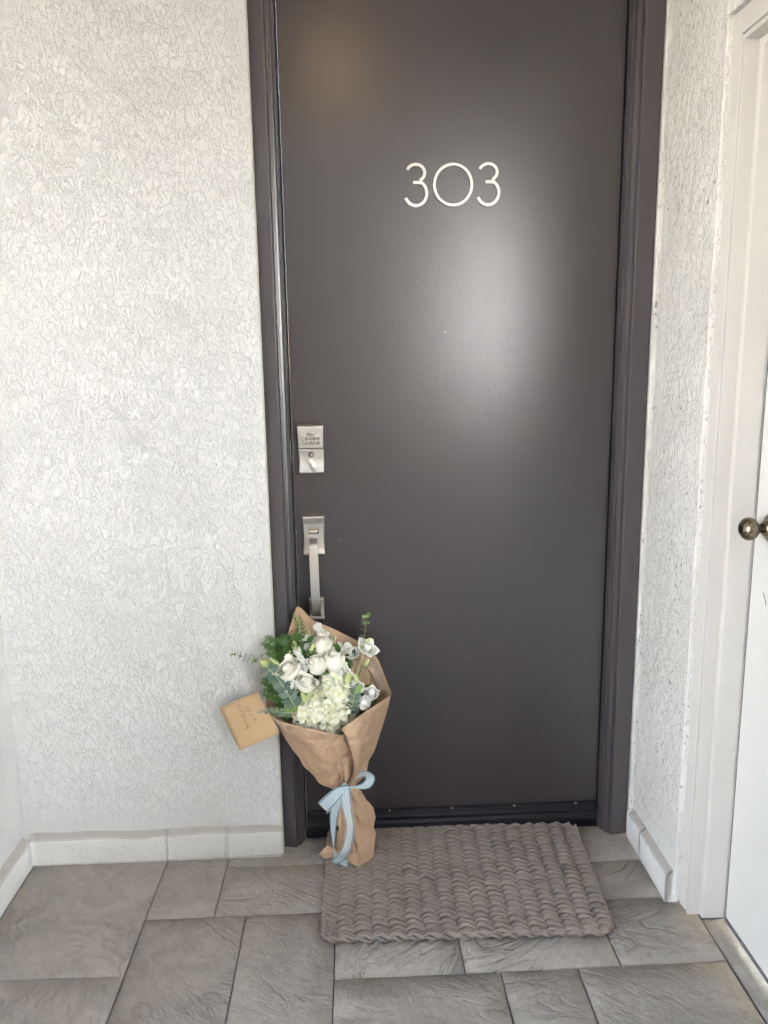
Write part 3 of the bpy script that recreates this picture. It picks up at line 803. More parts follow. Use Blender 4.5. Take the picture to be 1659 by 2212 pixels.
# tied-off corner knots
for cx_, cy_ in ((fr2[0] - .016, fr2[1] + .014), (fl[0] + .014, fl[1] + .010)):
    V, F = rope([(cx_ + .009 * math.cos(a), cy_ + .009 * math.sin(a), .014 + .0025 * a / 2) for a in np.linspace(0, 2.3 * PI, 60)])
    obj('knot', V, F, M['rope'], mat_, smooth=True)

# ------------------------------------------------------------------ BOUQUET
def c2(x, y): return (576 + .1819 * x, 1547 + .1819 * y)
def c1(x, y): return (466.3 + .248 * x, 1289 + .248 * y)
def G_(u, v, z):      # point seen in the photograph at height z
    d = np.array(cf) + np.array(cr) * ((u - 829.5) / 1645.87) - np.array(cu) * ((v - 1106.0) / 1645.87)
    return np.array(CAM) + d * ((z - CAM[2]) / d[2])
bq = root('flower_bouquet', (.13, -.13, .03), 'bouquet of white roses and hydrangea in brown paper with a pale blue ribbon bow', 'bouquet')
rb = np.random.default_rng(11)
rim = [(738, 1574, -.316), (764, 1556, -.312), (790, 1537, -.296), (819, 1518, -.252), (844.5, 1500, -.190), (838, 1480, -.155), (831, 1462, -.130), (818, 1430, -.100), (806, 1411, -.088),
       (788, 1396, -.080), (771, 1384, -.075), (742, 1369, -.071), (714, 1356, -.070), (690, 1346, -.069), (672, 1336, -.069), (658, 1321, -.070), (646, 1311, -.071), (639, 1316, -.078),
       (622, 1370, -.100), (604, 1420, -.125), (585, 1475, -.155), (574, 1512, -.190), (580, 1535, -.215), (593, 1551, -.240), (612, 1560, -.262), (640, 1567.5, -.290), (667, 1574, -.300), (700, 1581, -.302), (725, 1585, -.295), (745, 1587, -.282), (775, 1583, -.262)]
rimP = smooth_path([P(*q) for q in rim], 121)
tieC = P(744, 1697, -.172)
th0, th1 = R(-100), R(-100) - 2 * PI * 1.08
NCOL, NROW = 121, 26
SH = np.zeros((NROW, NCOL, 3))
jit = rb.normal(0, 1, (NROW, NCOL, 3))
for c in range(NCOL):
    k = c / (NCOL - 1); a = R(-95) + 2 * PI * 1.05 * k
    tie = tieC + np.array([.021 * math.cos(a), .016 * math.sin(a), 0])
    for r_ in range(NROW):
        s_ = (r_ / (NROW - 1)) ** 1.15
        q = tie * (1 - s_) + rimP[c] * s_
        ph = s_ ** .64
        q[0] = tie[0] + (rimP[c][0] - tie[0]) * ph
        q[1] = tie[1] + (rimP[c][1] - tie[1]) * ph
        # gathers fanning out of the tie
        g = (1 - s_) ** 1.6
        out = np.array([math.cos(a), math.sin(a), 0])
        pl = abs(((k * 17 + .35 * math.sin(k * 40)) % 1) - .5) * 2 - .5
        q = q + out * (.024 * pl * g * min(1, s_ * 6 + .25)) + np.array([0, 0, 1]) * .004 * g * math.sin(k * 61 + s_ * 9)
        w_ = fbm(np.array(k * 10.), np.array(s_ * 5.), 4, 3, 1.5)
        kk = abs(((k * 6.3 + s_ * 2.1) % 1) - .5) * 2 - .5 + abs(((k * 4.1 - s_ * 3.3) % 1) - .5) * 2 - .5
        q = q + out * .010 * kk * max(0., 1 - abs(s_ - .22) / .26)
        q = q + out * (.0035 * w_ * min(1, 4 * s_) * (1 - .5 * s_))
        SH[r_, c] = q
# the loose front flap bows to the right between its corner and the tie
for r_ in range(NROW):
    s_ = (r_ / (NROW - 1)) ** 1.15
    for c in range(0, 14):
        wgt = (1 - c / 14) ** 1.5
        SH[r_, c, 0] += wgt * .030 * math.sin(PI * s_) ; SH[r_, c, 1] -= wgt * .012 * math.sin(PI * s_)
V, F = grid(SH)
wp = obj('paper_wrap', V, F, M['kraft'], bq, smooth=True)
fl_ = np.ones(len(F), bool); nf = NCOL - 1
fl_[: nf * 9] = False
wp.data.polygons.foreach_set('use_smooth', fl_.tolist())
sol = wp.modifiers.new('thickness', 'SOLIDIFY'); sol.thickness = .0007; sol.offset = 0
# lower skirt of paper round the stems
bot = [G_(778, 1871, .028), G_(806, 1851, .028), (.203, -.12, .028), (.19, -.075, .028), (.14, -.055, .028), (.10, -.070, .029), (.092, -.100, .031), (.104, -.128, .032), (.118, -.150, .031), G_(752, 1860, .030), G_(764, 1868, .029), G_(778, 1871, .028)]
mid = [P(770, 1790, -.190), P(801, 1792, -.172), P(810, 1788, -.150), P(806, 1780, -.125), P(780, 1775, -.115), P(755, 1775, -.120), P(735, 1782, -.140), P(731, 1786, -.160), P(736, 1790, -.178), P(748, 1790, -.190), P(760, 1790, -.193), P(770, 1790, -.190)]
up2 = [P(764, 1742, -.192), P(786, 1742, -.180), P(800, 1742, -.160), P(796, 1740, -.140), P(775, 1738, -.128), P(752, 1738, -.130), P(737, 1740, -.146), P(732, 1742, -.162), P(735, 1742, -.178), P(744, 1742, -.190), P(754, 1742, -.195), P(764, 1742, -.192)]
tie = [tieC + np.array([.021 * math.cos(a), .016 * math.sin(a), 0]) for a in np.linspace(R(-60), R(300), 12)]
NK = 49
rings = [smooth_path(np.array(x), NK) for x in (tie, up2, mid, bot)]
SK = np.array([smooth_path([rings[j][c] for j in range(4)], 19) for c in range(NK)]).transpose(1, 0, 2)
cen = SK.mean(1, keepdims=True)
for r_ in range(19):
    for c in range(NK - 1):
        t = r_ / 18; d = SK[r_, c] - cen[r_, 0]; d[2] = 0; d /= np.linalg.norm(d) + 1e-9
        f_ = abs(((c / (NK - 1) * 9 + .8 * t + .3 * math.sin(c * .9)) % 1) - .5) * 2 - .5
        f2 = abs(((c / (NK - 1) * 5 - 2.2 * t) % 1) - .5) * 2 - .5
        SK[r_, c] += d * (.013 * f_ * (1 - t) ** .8 * min(1, t * 8 + .2) + .011 * f2 * math.sin(PI * min(1, t * 1.05)) + rb.normal(0, .0009) * (r_ < 18))
    SK[r_, -1] = SK[r_, 0] + (.0015, -.002, 0)
V, F = grid(SK)
sk_ = obj('paper_skirt', V, F, M['kraft'], bq, smooth=False)
sol = sk_.modifiers.new('thickness', 'SOLIDIFY'); sol.thickness = .0007; sol.offset = 0
# turned-out corner of paper on the left of the foot
tip = G_(689, 1845, .030); a1 = G_(707, 1826, .052); a2 = G_(722, 1833, .050); a3 = G_(745, 1838, .056); b1 = G_(703, 1855, .027); b2 = G_(728, 1850, .029); b3 = G_(755, 1857, .029); m1 = G_(718, 1843, .034); m2 = G_(738, 1846, .036)
V = [tip, a1, a2, a3, b1, b2, b3, m1, m2]; F = [(0, 1, 7), (1, 2, 7), (0, 7, 4), (4, 7, 5), (2, 8, 7), (2, 3, 8), (7, 8, 5), (5, 8, 6), (8, 3, 6)]
pf = obj('paper_fold', V, F, M['kraft'], bq); sol = pf.modifiers.new('thickness', 'SOLIDIFY'); sol.thickness = .0007
# sharp fold crossing the front of the skirt
V = [P(757, 1800, -.205), P(766, 1812, -.207), G_(779, 1872, .030), G_(752, 1858, .030), G_(748, 1840, .045), G_(766, 1850, .040)]
pf = obj('paper_fold', V, [(0, 1, 5), (1, 2, 5), (5, 2, 3), (0, 5, 4), (4, 5, 3)], M['kraft'], bq); sol = pf.modifiers.new('thickness', 'SOLIDIFY'); sol.thickness = .0007
# cellophane liner
CE = np.array([[P(724 + 6 * t, 1690 - 3 * t, -.218), P(728 + 10 * t, 1668 - 8 * t, -.235), P(736 + 17 * t, 1650 - 12 * t, -.262)] for t in np.linspace(0, 1, 6)])
V, F = grid(CE); obj('cellophane', V, F, M['cellophane'], bq, smooth=True)
V, F = tube([P(729, 1669, -.247), P(736, 1664, -.252), P(744, 1658.5, -.257), P(750, 1654, -.26)], .0006, 4); obj('cellophane_edge', V, F, M['ribbon'] if False else M['side_door'], bq)
CE = np.array([[P(789 + 34 * t, 1425 + 70 * t, -.125 - .05 * t), P(800 + 30 * t, 1414 + 76 * t, -.115 - .05 * t), P(812 + 27 * t, 1428 + 70 * t, -.105 - .05 * t)] for t in np.linspace(0, 1, 8)])
V, F = grid(CE); obj('cellophane', V, F, M['cellophane'], bq, smooth=True)

# --- leaves
def quat(d, n):
    d = np.array(d, float); d /= np.linalg.norm(d); n = np.array(n, float); n = n - d * (n @ d); n /= np.linalg.norm(n) + 1e-9
    x = np.cross(d, n); return Matrix([[x[0], d[0], n[0]], [x[1], d[1], n[1]], [x[2], d[2], n[2]]]).to_quaternion()
def leaf_me(name, L, W, mat, shape='oval', curve=.15, fold=.15):
    n_ = 8; rows_ = []
    for i in range(n_ + 1):
        t = i / n_
        if shape == 'round': w_ = math.sqrt(max(0, 1 - (2 * t - 1) ** 2)) ** .9
        elif shape == 'lance': w_ = math.sin(PI * t ** .75) ** 1.1
        elif shape == 'tooth': w_ = (1 - t) ** .7 * (1.0 if i % 2 else .62) * (1 if i else .3)
        else: w_ = math.sin(PI * t ** .8) ** .8
        hw = W / 2 * w_; z = curve * L * (t * t) * -1
        rows_.append([(-hw, t * L, z + fold * hw), (0, t * L + (.0), z), (hw, t * L, z + fold * hw)])
    V, F = grid(np.array(rows_)); return mesh(name, V, F, mat, True)
def ndir(px0, px1, Y0, Y1):
    return P(px1[0], px1[1], Y1) - P(px0[0], px0[1], Y0)
camdir = np.array([0.05, -1, .25])
def sprig(name, path, rad, stem_mat, leaves, n_pairs, L0, L1, ang=60, tip=None, roll=.5, t0=.05, face=camdir, label=None):
    """stem with opposite leaves; every leaf an object of its own"""
    pts = smooth_path([P(*q) for q in path], 30)
    V, F = tube(pts, np.linspace(rad, rad * .6, 30), 6)
    st = obj(name, V, F, stem_mat, bq, smooth=True)
    if label: st['label'] = label
    for k in range(n_pairs):
        t = t0 + (1 - t0) * (k + .5) / n_pairs; i = min(28, int(t * 29)); p0 = pts[i]; T = pts[i + 1] - pts[i]; T /= np.linalg.norm(T)
        sd_ = np.cross(T, face); sd_ /= np.linalg.norm(sd_)
        for s_ in (-1, 1):
            a = R(ang + rb.uniform(-12, 12)); d = T * math.cos(a) + sd_ * s_ * math.sin(a) + np.array(face) * rb.uniform(-.15, .3)
            nn = np.array(face) + rb.normal(0, roll, 3)
            L = L0 + (L1 - L0) * t
            o = put('leaf', leaves[rb.integers(len(leaves))], st, p0, quat(d, nn)); o.scale = (L,) * 3
    if tip:
        for _ in range(3):
            T = pts[-1] - pts[-2]; o = put('leaf', leaves[0], st, pts[-1], quat(T + rb.normal(0, .3, 3) * np.linalg.norm(T), np.array(face) + rb.normal(0, .6, 3))); o.scale = (tip,) * 3
    return st
euc = [leaf_me('eucalyptus_leaf', 1, .72, M['euc'], 'round'), leaf_me('eucalyptus_leaf', 1, .62, M['euc'], 'oval')]
eucy = [leaf_me('young_leaf', 1, .80, M['euc_young'], 'round', .1), leaf_me('young_leaf', 1, .7, M['euc_young'], 'round')]
thin = [leaf_me('thin_leaf', 1, .20, M['euc'], 'lance', .2), leaf_me('thin_leaf', 1, .16, M['euc_young'], 'lance', .1)]
lime = [leaf_me('lime_leaf', 1, .5, M['lime_leaf'], 'oval', .3)]
tooth = [leaf_me('fern_leaflet', 1, .46, M['fern'], 'tooth', .15), leaf_me('fern_leaflet', 1, .54, M['fern'], 'tooth', .3)]
darkl = [leaf_me('dark_leaf', 1, .5, M['leaf'], 'oval', .3), leaf_me('dark_leaf', 1, .42, M['leaf'], 'lance', .1)]
# greenery that fills the inside, one mass nobody could count
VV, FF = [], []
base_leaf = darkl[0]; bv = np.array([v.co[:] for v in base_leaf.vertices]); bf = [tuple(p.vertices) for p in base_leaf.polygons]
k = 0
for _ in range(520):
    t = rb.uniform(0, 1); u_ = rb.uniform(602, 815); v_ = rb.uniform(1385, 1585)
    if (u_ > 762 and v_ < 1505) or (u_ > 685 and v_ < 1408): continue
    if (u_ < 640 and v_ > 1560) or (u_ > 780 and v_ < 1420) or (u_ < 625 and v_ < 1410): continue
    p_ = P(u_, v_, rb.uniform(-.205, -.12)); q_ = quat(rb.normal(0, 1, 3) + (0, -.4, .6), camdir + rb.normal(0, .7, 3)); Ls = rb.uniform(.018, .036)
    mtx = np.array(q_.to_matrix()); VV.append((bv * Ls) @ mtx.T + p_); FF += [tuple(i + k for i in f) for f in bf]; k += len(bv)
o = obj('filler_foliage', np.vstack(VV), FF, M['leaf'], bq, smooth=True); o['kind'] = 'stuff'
# dark bundle of stems down to the tie
for i in range(14):
    u_ = 640 + i * 12; V, F = tube(smooth_path([P(u_, 1500 + rb.uniform(-30, 20), -.17), P(744 + (u_ - 720) * .35, 1620, -.175), tieC + (rb.normal(0, .006), rb.normal(0, .005), 0), G_(765 + (u_ - 720) * .15, 1840, .04) + (0, .02, 0)], 12), .0022, 6)
    obj('stem', V, F, M['stem_green'], bq, smooth=True)
# leather fern fronds: midrib > side ribs of toothed leaflets
def frond(path, L, n_=9, ang=52, sub=None):
    st = sprig('fern_frond', path, .0010, M['stem_green'], tooth, n_, L, L * .45, ang, tip=L * .5, roll=.35)
    return st
def big_frond(path, L):
    pts = smooth_path([P(*q) for q in path], 24); V, F = tube(pts, .0010, 5); st = obj('fern_frond', V, F, M['stem_green'], bq, smooth=True)
    for k in range(7):
        t = k / 7; i = int(t * 22); T = pts[i + 1] - pts[i]; T /= np.linalg.norm(T); sd_ = np.cross(T, camdir); sd_ /= np.linalg.norm(sd_)
        for s_ in (-1, 1):
            d = T * .62 + sd_ * s_ * .8; ll = L * (1 - .62 * t)
            nl = 5 if k < 6 else 3
            for j in range(nl):
                pj = pts[i] + d * ll * (j + .6) / nl
                for s2 in (-1, 1):
                    dd = d * .75 + np.cross(d, camdir) * s2 * .6
                    o = put('leaf', tooth[(j + k) % 2], st, pj, quat(dd, camdir + rb.normal(0, .3, 3))); o.scale = (ll * .42 * (1 - .45 * j / nl) + .004,) * 3
    return st
big_frond([(640, 1425, -.13), (610, 1404, -.125), (585, 1390, -.12), (566, 1380, -.118)], .034)
big_frond([(645, 1440, -.14), (618, 1425, -.135), (592, 1410, -.13), (572, 1402, -.13)], .030)
big_frond([(648, 1405, -.12), (632, 1392, -.115), (615, 1382, -.11), (600, 1371, -.105)], .026)
frond([(655, 1400, -.11), (646, 1370, -.10), (640, 1345, -.095), (634, 1328, -.09)], .017, 10, 40)
frond([(662, 1385, -.105), (655, 1362, -.10), (652, 1345, -.10), (647, 1333, -.10)], .016, 7)
big_frond([(618, 1490, -.18), (598, 1482, -.175), (578, 1474, -.17), (562, 1468, -.165)], .022)
big_frond([(625, 1515, -.20), (603, 1506, -.195), (582, 1498, -.19), (562, 1493, -.185)], .024)
frond([(630, 1545, -.225), (612, 1542, -.22), (594, 1538, -.215), (578, 1530, -.21)], .022, 6)
frond([(700, 1480, -.22), (695, 1495, -.225), (684, 1508, -.23), (672, 1515, -.23)], .016, 5)
# eucalyptus
sprig('eucalyptus_stem', [(764, 1456, -.175), (774, 1425, -.165), (784, 1390, -.155), (789, 1360, -.15), (791.5, 1337, -.148)], .0012, M['stem_red'], thin, 8, .020, .014, 82, tip=None, roll=.9, t0=.2)
for du, dv, L in ((-4, 2, .013), (3, -2, .013), (1, 3, .011), (0, 12, .012), (-3, 14, .010), (4, 15, .010)):
    o = put('young_leaf', eucy[0], bq, P(791.5, 1331 + dv, -.149), quat((du * .2, -.2, .3 if dv < 4 else .05), camdir + rb.normal(0, .4, 3))); o.scale = (L,) * 3
sprig('eucalyptus_stem', [(640, 1531, -.262), (622, 1500, -.258), (600, 1466, -.245), (576, 1440, -.225)], .0016, M['stem'], euc, 9, .030, .022, 62, roll=.45, label='eucalyptus sprig with pale stem and grey-green leaves')
sprig('eucalyptus_stem', [(645, 1535, -.235), (632, 1505, -.235), (618, 1480, -.23), (604, 1455, -.22)], .0014, M['stem_green'], euc, 7, .028, .022, 70, roll=.6)
sprig('eucalyptus_stem', [(585, 1452, -.19), (560, 1432, -.18), (532, 1420, -.17), (508, 1414, -.165)], .0007, M['stem_green'], thin, 8, .022, .012, 80, roll=.9, t0=.1)
for u_, v_, L in ((504, 1412, .010), (509, 1416, .009), (522, 1418, .009), (553, 1422, .013), (562, 1420, .012)):
    o = put('young_leaf', eucy[1], bq, P(u_, v_, -.166), quat((rb.normal(0, .5), -.1, -.2 + rb.normal(0, .5)), camdir + rb.normal(0, .3, 3))); o.scale = (L,) * 3
sprig('eucalyptus_stem', [(632, 1541, -.285), (614, 1539, -.285), (596, 1538, -.28), (580, 1538, -.275)], .0008, M['stem'], [leaf_me('young_leaf', 1, .8, M['euc'], 'round'), eucy[0]], 6, .013, .012, 75, tip=.012, roll=.4)
sprig('eucalyptus_stem', [(754, 1546, -.262), (761, 1525, -.258), (766, 1500, -.25), (768, 1478, -.24)], .0010, M['stem'], euc, 7, .020, .017, 70, roll=.5)
for q0, q1, Y_, L, ms in (((770, 1500), (777, 1480), -.258, .030, lime), ((640, 1440), (646, 1422), -.2, .022, lime), ((632, 1540), (640, 1520), -.265, .032, lime), ((752, 1470), (746, 1452), -.235, .022, lime),
                      ((690, 1548), (640, 1566), -.262, .045, darkl), ((655, 1510), (640, 1500), -.24, .03, darkl), ((668, 1545), (645, 1556), -.26, .045, darkl), ((600, 1520), (612, 1540), -.22, .03, darkl), ((798, 1484), (788, 1482), -.18, .015, lime),
                      ((664, 1392), (655, 1380), -.15, .022, lime), ((716, 1402), (722, 1385), -.16, .016, lime), ((776, 1405), (800, 1385), -.17, .018, lime)):
    o = put('leaf', ms[0], bq, P(*q0, Y_), quat(P(*q1, Y_) - P(*q0, Y_), camdir + rb.normal(0, .25, 3))); o.scale = (L,) * 3
for path in ([(750, 1450, -.19), (748, 1432, -.185), (747, 1420, -.18)], [(768, 1470, -.20), (776, 1440, -.185), (786, 1412, -.175)], [(764, 1468, -.20), (770, 1440, -.185), (778, 1418, -.175)], [(774, 1462, -.2), (782, 1440, -.195), (791, 1430, -.19)], [(760, 1466, -.21), (759, 1440, -.19), (758, 1425, -.18)],
             [(640, 1430, -.19), (636, 1410, -.185), (635, 1396, -.18)], [(646, 1432, -.19), (648, 1408, -.185), (652, 1396, -.18)], [(660, 1425, -.19), (666, 1412, -.185), (671, 1402, -.18)], [(650, 1378, -.12), (648, 1365, -.11), (647, 1352, -.1)], [(676, 1380, -.13), (668, 1366, -.12), (663, 1352, -.115)]):
    V, F = tube(smooth_path([P(*q) for q in path], 10), .0013, 6); obj('stem', V, F, M['stem_green'] if rb.random() > .3 else M['stem'], bq, smooth=True)

# --- blooms
def basis(axis):
    a = np.array(axis, float); a /= np.linalg.norm(a); x = np.cross(a, (0.3, -1, .2)); x /= np.linalg.norm(x); return x, np.cross(a, x), a
def petal(name, parent, c, B, phi, w, prof, H, mat, ruf=0., curl=0., rows_=9, cols=11, tipf=.12, seed=0):
    x, y_, a = B; rg = np.random.default_rng(seed); ph = rg.uniform(0, 6, 3); Gd = []
    for i in range(rows_):
        t = i / (rows_ - 1); row = []
        for j in range(cols):
            s = 2 * j / (cols - 1) - 1
            sh = min(1, .35 + 1.25 * t) if t < .75 else 1 - .45 * ((t - .75) / .25) ** 2 * 1.0
            ang = phi + s * w * sh
            r_ = prof(t); te = max(0, (t - .70) / .30)
            r_ += curl * te ** 2 * (1 + .35 * math.cos(s * 3)) + ruf * te * math.sin(s * 7 + ph[0]) * .6 + ruf * .5 * te * math.sin(s * 13 + ph[1])
            z = H * t - H * tipf * s * s * t - abs(curl) * .55 * te ** 3 + ruf * .5 * te * math.sin(s * 9 + ph[2])
            row.append(c + (x * math.cos(ang) + y_ * math.sin(ang)) * r_ + a * z)
        Gd.append(row)
    V, F = grid(np.array(Gd)); o = obj(name, V, F, mat, parent, smooth=True); return o
def rose(uv, Y, axis, Rr, H, mat, seed, open_=.0, ruf=.0, layers=None, label=None, base='rose'):
    rg = np.random.default_rng(seed); c = P(*uv, Y) - np.array(axis) / np.linalg.norm(axis) * H * .5; B = basis(axis)
    pr0 = lambda t: Rr * (.05 + .46 * math.sin(PI * min(1, t * .88)) ** .7)
    V = []; n_ = 20
    core = [(t, pr0(t)) for t in np.linspace(0, 1, 9)]
    VV = []
    for t, r_ in core:
        for k in range(n_):
            a = 2 * PI * k / n_ + t * 2; rr_ = r_ * (1 + .12 * math.sin(3 * a))
            VV.append(c + (B[0] * math.cos(a) + B[1] * math.sin(a)) * rr_ + B[2] * H * .93 * t)
    F = [(i * n_ + k, i * n_ + (k + 1) % n_, (i + 1) * n_ + (k + 1) % n_, (i + 1) * n_ + k) for i in range(8) for k in range(n_)] + [tuple(range(8 * n_, 9 * n_))]
    o = obj(base, VV, F, mat, bq, smooth=True)
    if label: o['label'] = label
    L = layers or [(3, .36, 1.4, 1.04, .0), (3, .52, 1.35, 1.04, .0), (4, .70, 1.2, 1.02, .03), (4, .86, 1.15, .98, .07), (4, 1.0, 1.05, .90, .16)] if open_ == 0 else [(3, .32, 1.3, .80, .02), (4, .52, 1.15, .88, .06), (4, .74, 1.0, .94, .12), (5, 1.0, .82, .95, .22)]
    p0 = rg.uniform(0, 6)
    for li, (n_, rr_, w_, hh, cu_) in enumerate(L):
        for k in range(n_):
            r1 = Rr * rr_ * rg.uniform(.94, 1.06)
            pf_ = lambda t, r1=r1: r1 * (.12 + .88 * math.sin(min(1., t * 1.25 + .02) * PI / 2) ** .75) * (1 - (.30 - open_ * 1.6) * (max(0, t - .45) / .55) ** 1.3)
            petal('petal', o, c, B, p0 + 2 * PI * (k + .5 * (li % 2)) / n_ + rg.uniform(-.15, .15), w_ * rg.uniform(.9, 1.08), pf_, H * hh * rg.uniform(.94, 1.03), mat, ruf * Rr, cu_ * Rr * (1 + open_ * 3), seed=seed * 31 + li * 7 + k)
    # green collar
    for k in range(5):
        a = k * 2 * PI / 5; d = (B[0] * math.cos(a) + B[1] * math.sin(a)) * .8 + B[2] * .5
        q_ = put('sepal', lime[0], o, c, quat(d, B[2])); q_.scale = (Rr * .9,) * 3
    return o
up = (0.05, -.42, 1)
GOB = [(3, .40, 1.5, 1.03, .0), (3, .58, 1.45, 1.03, .02), (3, .78, 1.35, 1.0, .05), (3, .96, 1.30, .97, .12), (2, 1.02, 1.15, .86, .18)]
OPN = [(3, .38, 1.4, .92, .02), (3, .58, 1.3, .96, .08), (3, .80, 1.25, .98, .16), (3, 1.0, 1.2, .98, .30)]
rose(c1(938, 430), -.168, (.0, -.16, 1), .0290, .062, M['rose'], 1, layers=GOB, label='tall cream rose at the top of the bouquet')
rose(c1(885, 598), -.217, (-.26, -.22, 1), .0285, .056, M['rose'], 2, label='plump closed cream rose', layers=GOB)
rose(c1(1030, 562), -.204, (.10, -.18, 1), .0330, .064, M['rose'], 3, layers=GOB, label='largest cream rose above the hydrangea')
rose(c1(805, 420), -.165, (-.10, -.32, 1), .0180, .047, M['white_petal'], 4, open_=.12, ruf=.060, base='lisianthus')
rose(c1(1160, 500), -.165, (.25, -.35, 1), .0215, .045, M['white_petal'], 5, open_=.18, ruf=.078, base='lisianthus')
rose(c1(1310, 450), -.155, (.55, -.55, .8), .0235, .036, M['white_petal'], 6, open_=.20, ruf=.084, base='lisianthus')
rose(c1(1080, 672), -.215, (.0, -.75, .7), .0220, .030, M['white_petal'], 7, open_=.25, ruf=.096, base='lisianthus')
rose(c1(640, 648), -.228, (-.42, -.42, 1), .0330, .050, M['rose'], 8, ruf=.05, layers=OPN, label='wide open white bloom on the left')
rose(c1(665, 775), -.245, (-.25, -.95, -.15), .0170, .022, M['white_petal'], 18, open_=.25, ruf=.072, base='lisianthus')
rose(c1(778, 758), -.254, (.42, -.35, 1), .0300, .046, M['rose'], 9, ruf=.03, layers=OPN)
rose(c1(1350, 850), -.215, (.25, -.45, .9), .0205, .034, M['white_petal'], 10, open_=.06, ruf=.102, base='lisianthus')
rose(c1(1290, 935), -.245, (-.05, -.50, .9), .0195, .032, M['white_petal'], 12, open_=.06, ruf=.102, base='lisianthus')
rose(c1(1235, 790), -.235, (.0, -.9, .5), .0130, .022, M['white_petal'], 13, open_=.2, ruf=.090, base='lisianthus')
rose(c1(700, 600), -.20, (.2, -.7, .8), .0150, .024, M['white_petal'], 14, open_=.2, ruf=.090, base='lisianthus')
# buds
def bud(uv, Y, axis, L, W, mat, seed):
    c = P(*uv, Y); B = basis(axis); c = c - B[2] * L / 2; n_ = 10; VV = []
    for i in range(9):
        t = i / 8; r_ = W / 2 * (math.sin(PI * min(1, t * .94 + .06) ** .8) ** .8)
        for k in range(n_):
            a = 2 * PI * k / n_ + t * .9; VV.append(c + (B[0] * math.cos(a) + B[1] * math.sin(a)) * r_ * (1 + .13 * math.cos(5 * a)) + B[2] * L * t)
    F = [(i * n_ + k, i * n_ + (k + 1) % n_, (i + 1) * n_ + (k + 1) % n_, (i + 1) * n_ + k) for i in range(8) for k in range(n_)]
    o = obj('flower_bud', VV, F, mat, bq, smooth=True)
    for k in range(5):
        a = 2 * PI * k / 5 + seed; d = (B[0] * math.cos(a) + B[1] * math.sin(a)) * .30 + B[2]
        q_ = put('sepal', thin[1], o, c + B[2] * L * .03, quat(d, -(B[0] * math.cos(a) + B[1] * math.sin(a)))); q_.scale = (L * .75,) * 3
for uv, Y_, ax, L, W in ((c1(683, 418), -.185, (-.05, -.2, 1), .026, .0125), (c1(836, 445), -.19, (.35, -.2, 1), .027, .0110), (c1(1155, 702), -.250, (.2, -.2, 1), .030, .0135), (c1(1215, 705), -.24, (-.35, -.2, 1), .027, .0110),
                         (c1(1310, 575), -.19, (.6, -.2, 1), .026, .0090), (c1(765, 862), -.262, (-.3, -.3, 1), .034, .0150), (c1(812, 842), -.262, (.45, -.3, 1), .028, .0130), (c1(430, 585), -.20, (-.8, -.4, .7), .036, .0200),
                         (c1(505, 572), -.205, (-.7, -.3, .8), .030, .0120), (c1(528, 580), -.20, (-.6, -.3, 1), .030, .0100), (c1(500, 625), -.21, (-.8, -.3, .3), .030, .0110), (c1(645, 470), -.18, (-.1, -.2, 1), .012, .0060),
                         (c1(1012, 372), -.15, (-.1, -.2, 1), .020, .0090), (c1(1034, 362), -.15, (.3, -.2, 1), .018, .0070), (c1(730, 480), -.18, (.1, -.2, 1), .014, .007), (c1(1325, 380), -.17, (.7, -.3, .6), .018, .008)):
    bud(uv, Y_, ax, L * 1.12, W * 1.3, M['bud'], rb.uniform(0, 6))
# florets: four rounded petals on a shared mesh
def floret_me(name, mat, seed, n_=4, rnd=1.0, cup=.35):
    rg = np.random.default_rng(seed); VV, FF = [], []
    for k in range(n_):
        a = 2 * PI * k / n_ + rg.uniform(-.15, .15); tilt = cup + rg.uniform(-.25, .35); L = rg.uniform(.9, 1.1); tw = rg.uniform(-.35, .35)
        Gd = []
        for i in range(5):
            t = i / 4; hw = .46 * math.sin(PI * (.12 + .76 * t)) ** .8 * rnd
            row = []
            for j in range(5):
                s = j / 2 - 1; rr_ = t * L * (1 - .12 * s * s); z = rr_ * tilt * (1 - .5 * t) + .12 * s * s * t + tw * s * t * .5 + .07 * math.sin(s * 6 + k) * t
                lx = s * hw; row.append((rr_ * math.cos(a) - lx * math.sin(a), rr_ * math.sin(a) + lx * math.cos(a), z))
            Gd.append(row)
        v, f = grid(np.array(Gd)); m0 = len(VV); VV += [tuple(x) for x in v]; FF += [tuple(i + m0 for i in g) for g in f]
    return np.array(VV), FF
FM = []
for s_ in range(5):
    v, f = floret_me('floret', M['hydrangea'], s_, 4, 1.15, .45); FM.append(mesh('floret', v * .0165, f, M['hydrangea'], True))
hyd = None
balls = [(P(*c1(945, 955), -.222), .0540), (P(*c1(1050, 805), -.215), .0420), (P(*c1(975, 1060), -.226), .0380), (P(*c1(815, 1010), -.226), .0370), (P(*c1(1080, 970), -.222), .0380)]
VV, FF = [], []
for c, r_ in balls:
    v, f = lathe([(r_ * .86 * math.sin(a), r_ * .86 * math.cos(a)) for a in np.linspace(-1.5, 1.5, 9)], c, 'z', 16); m0 = len(VV); VV += [tuple(x) for x in v]; FF += [tuple(i + m0 for i in g) for g in f]
hyd = obj('hydrangea', VV, FF, M['bud'], bq, smooth=True); hyd['label'] = 'large creamy green hydrangea head'
taken = []
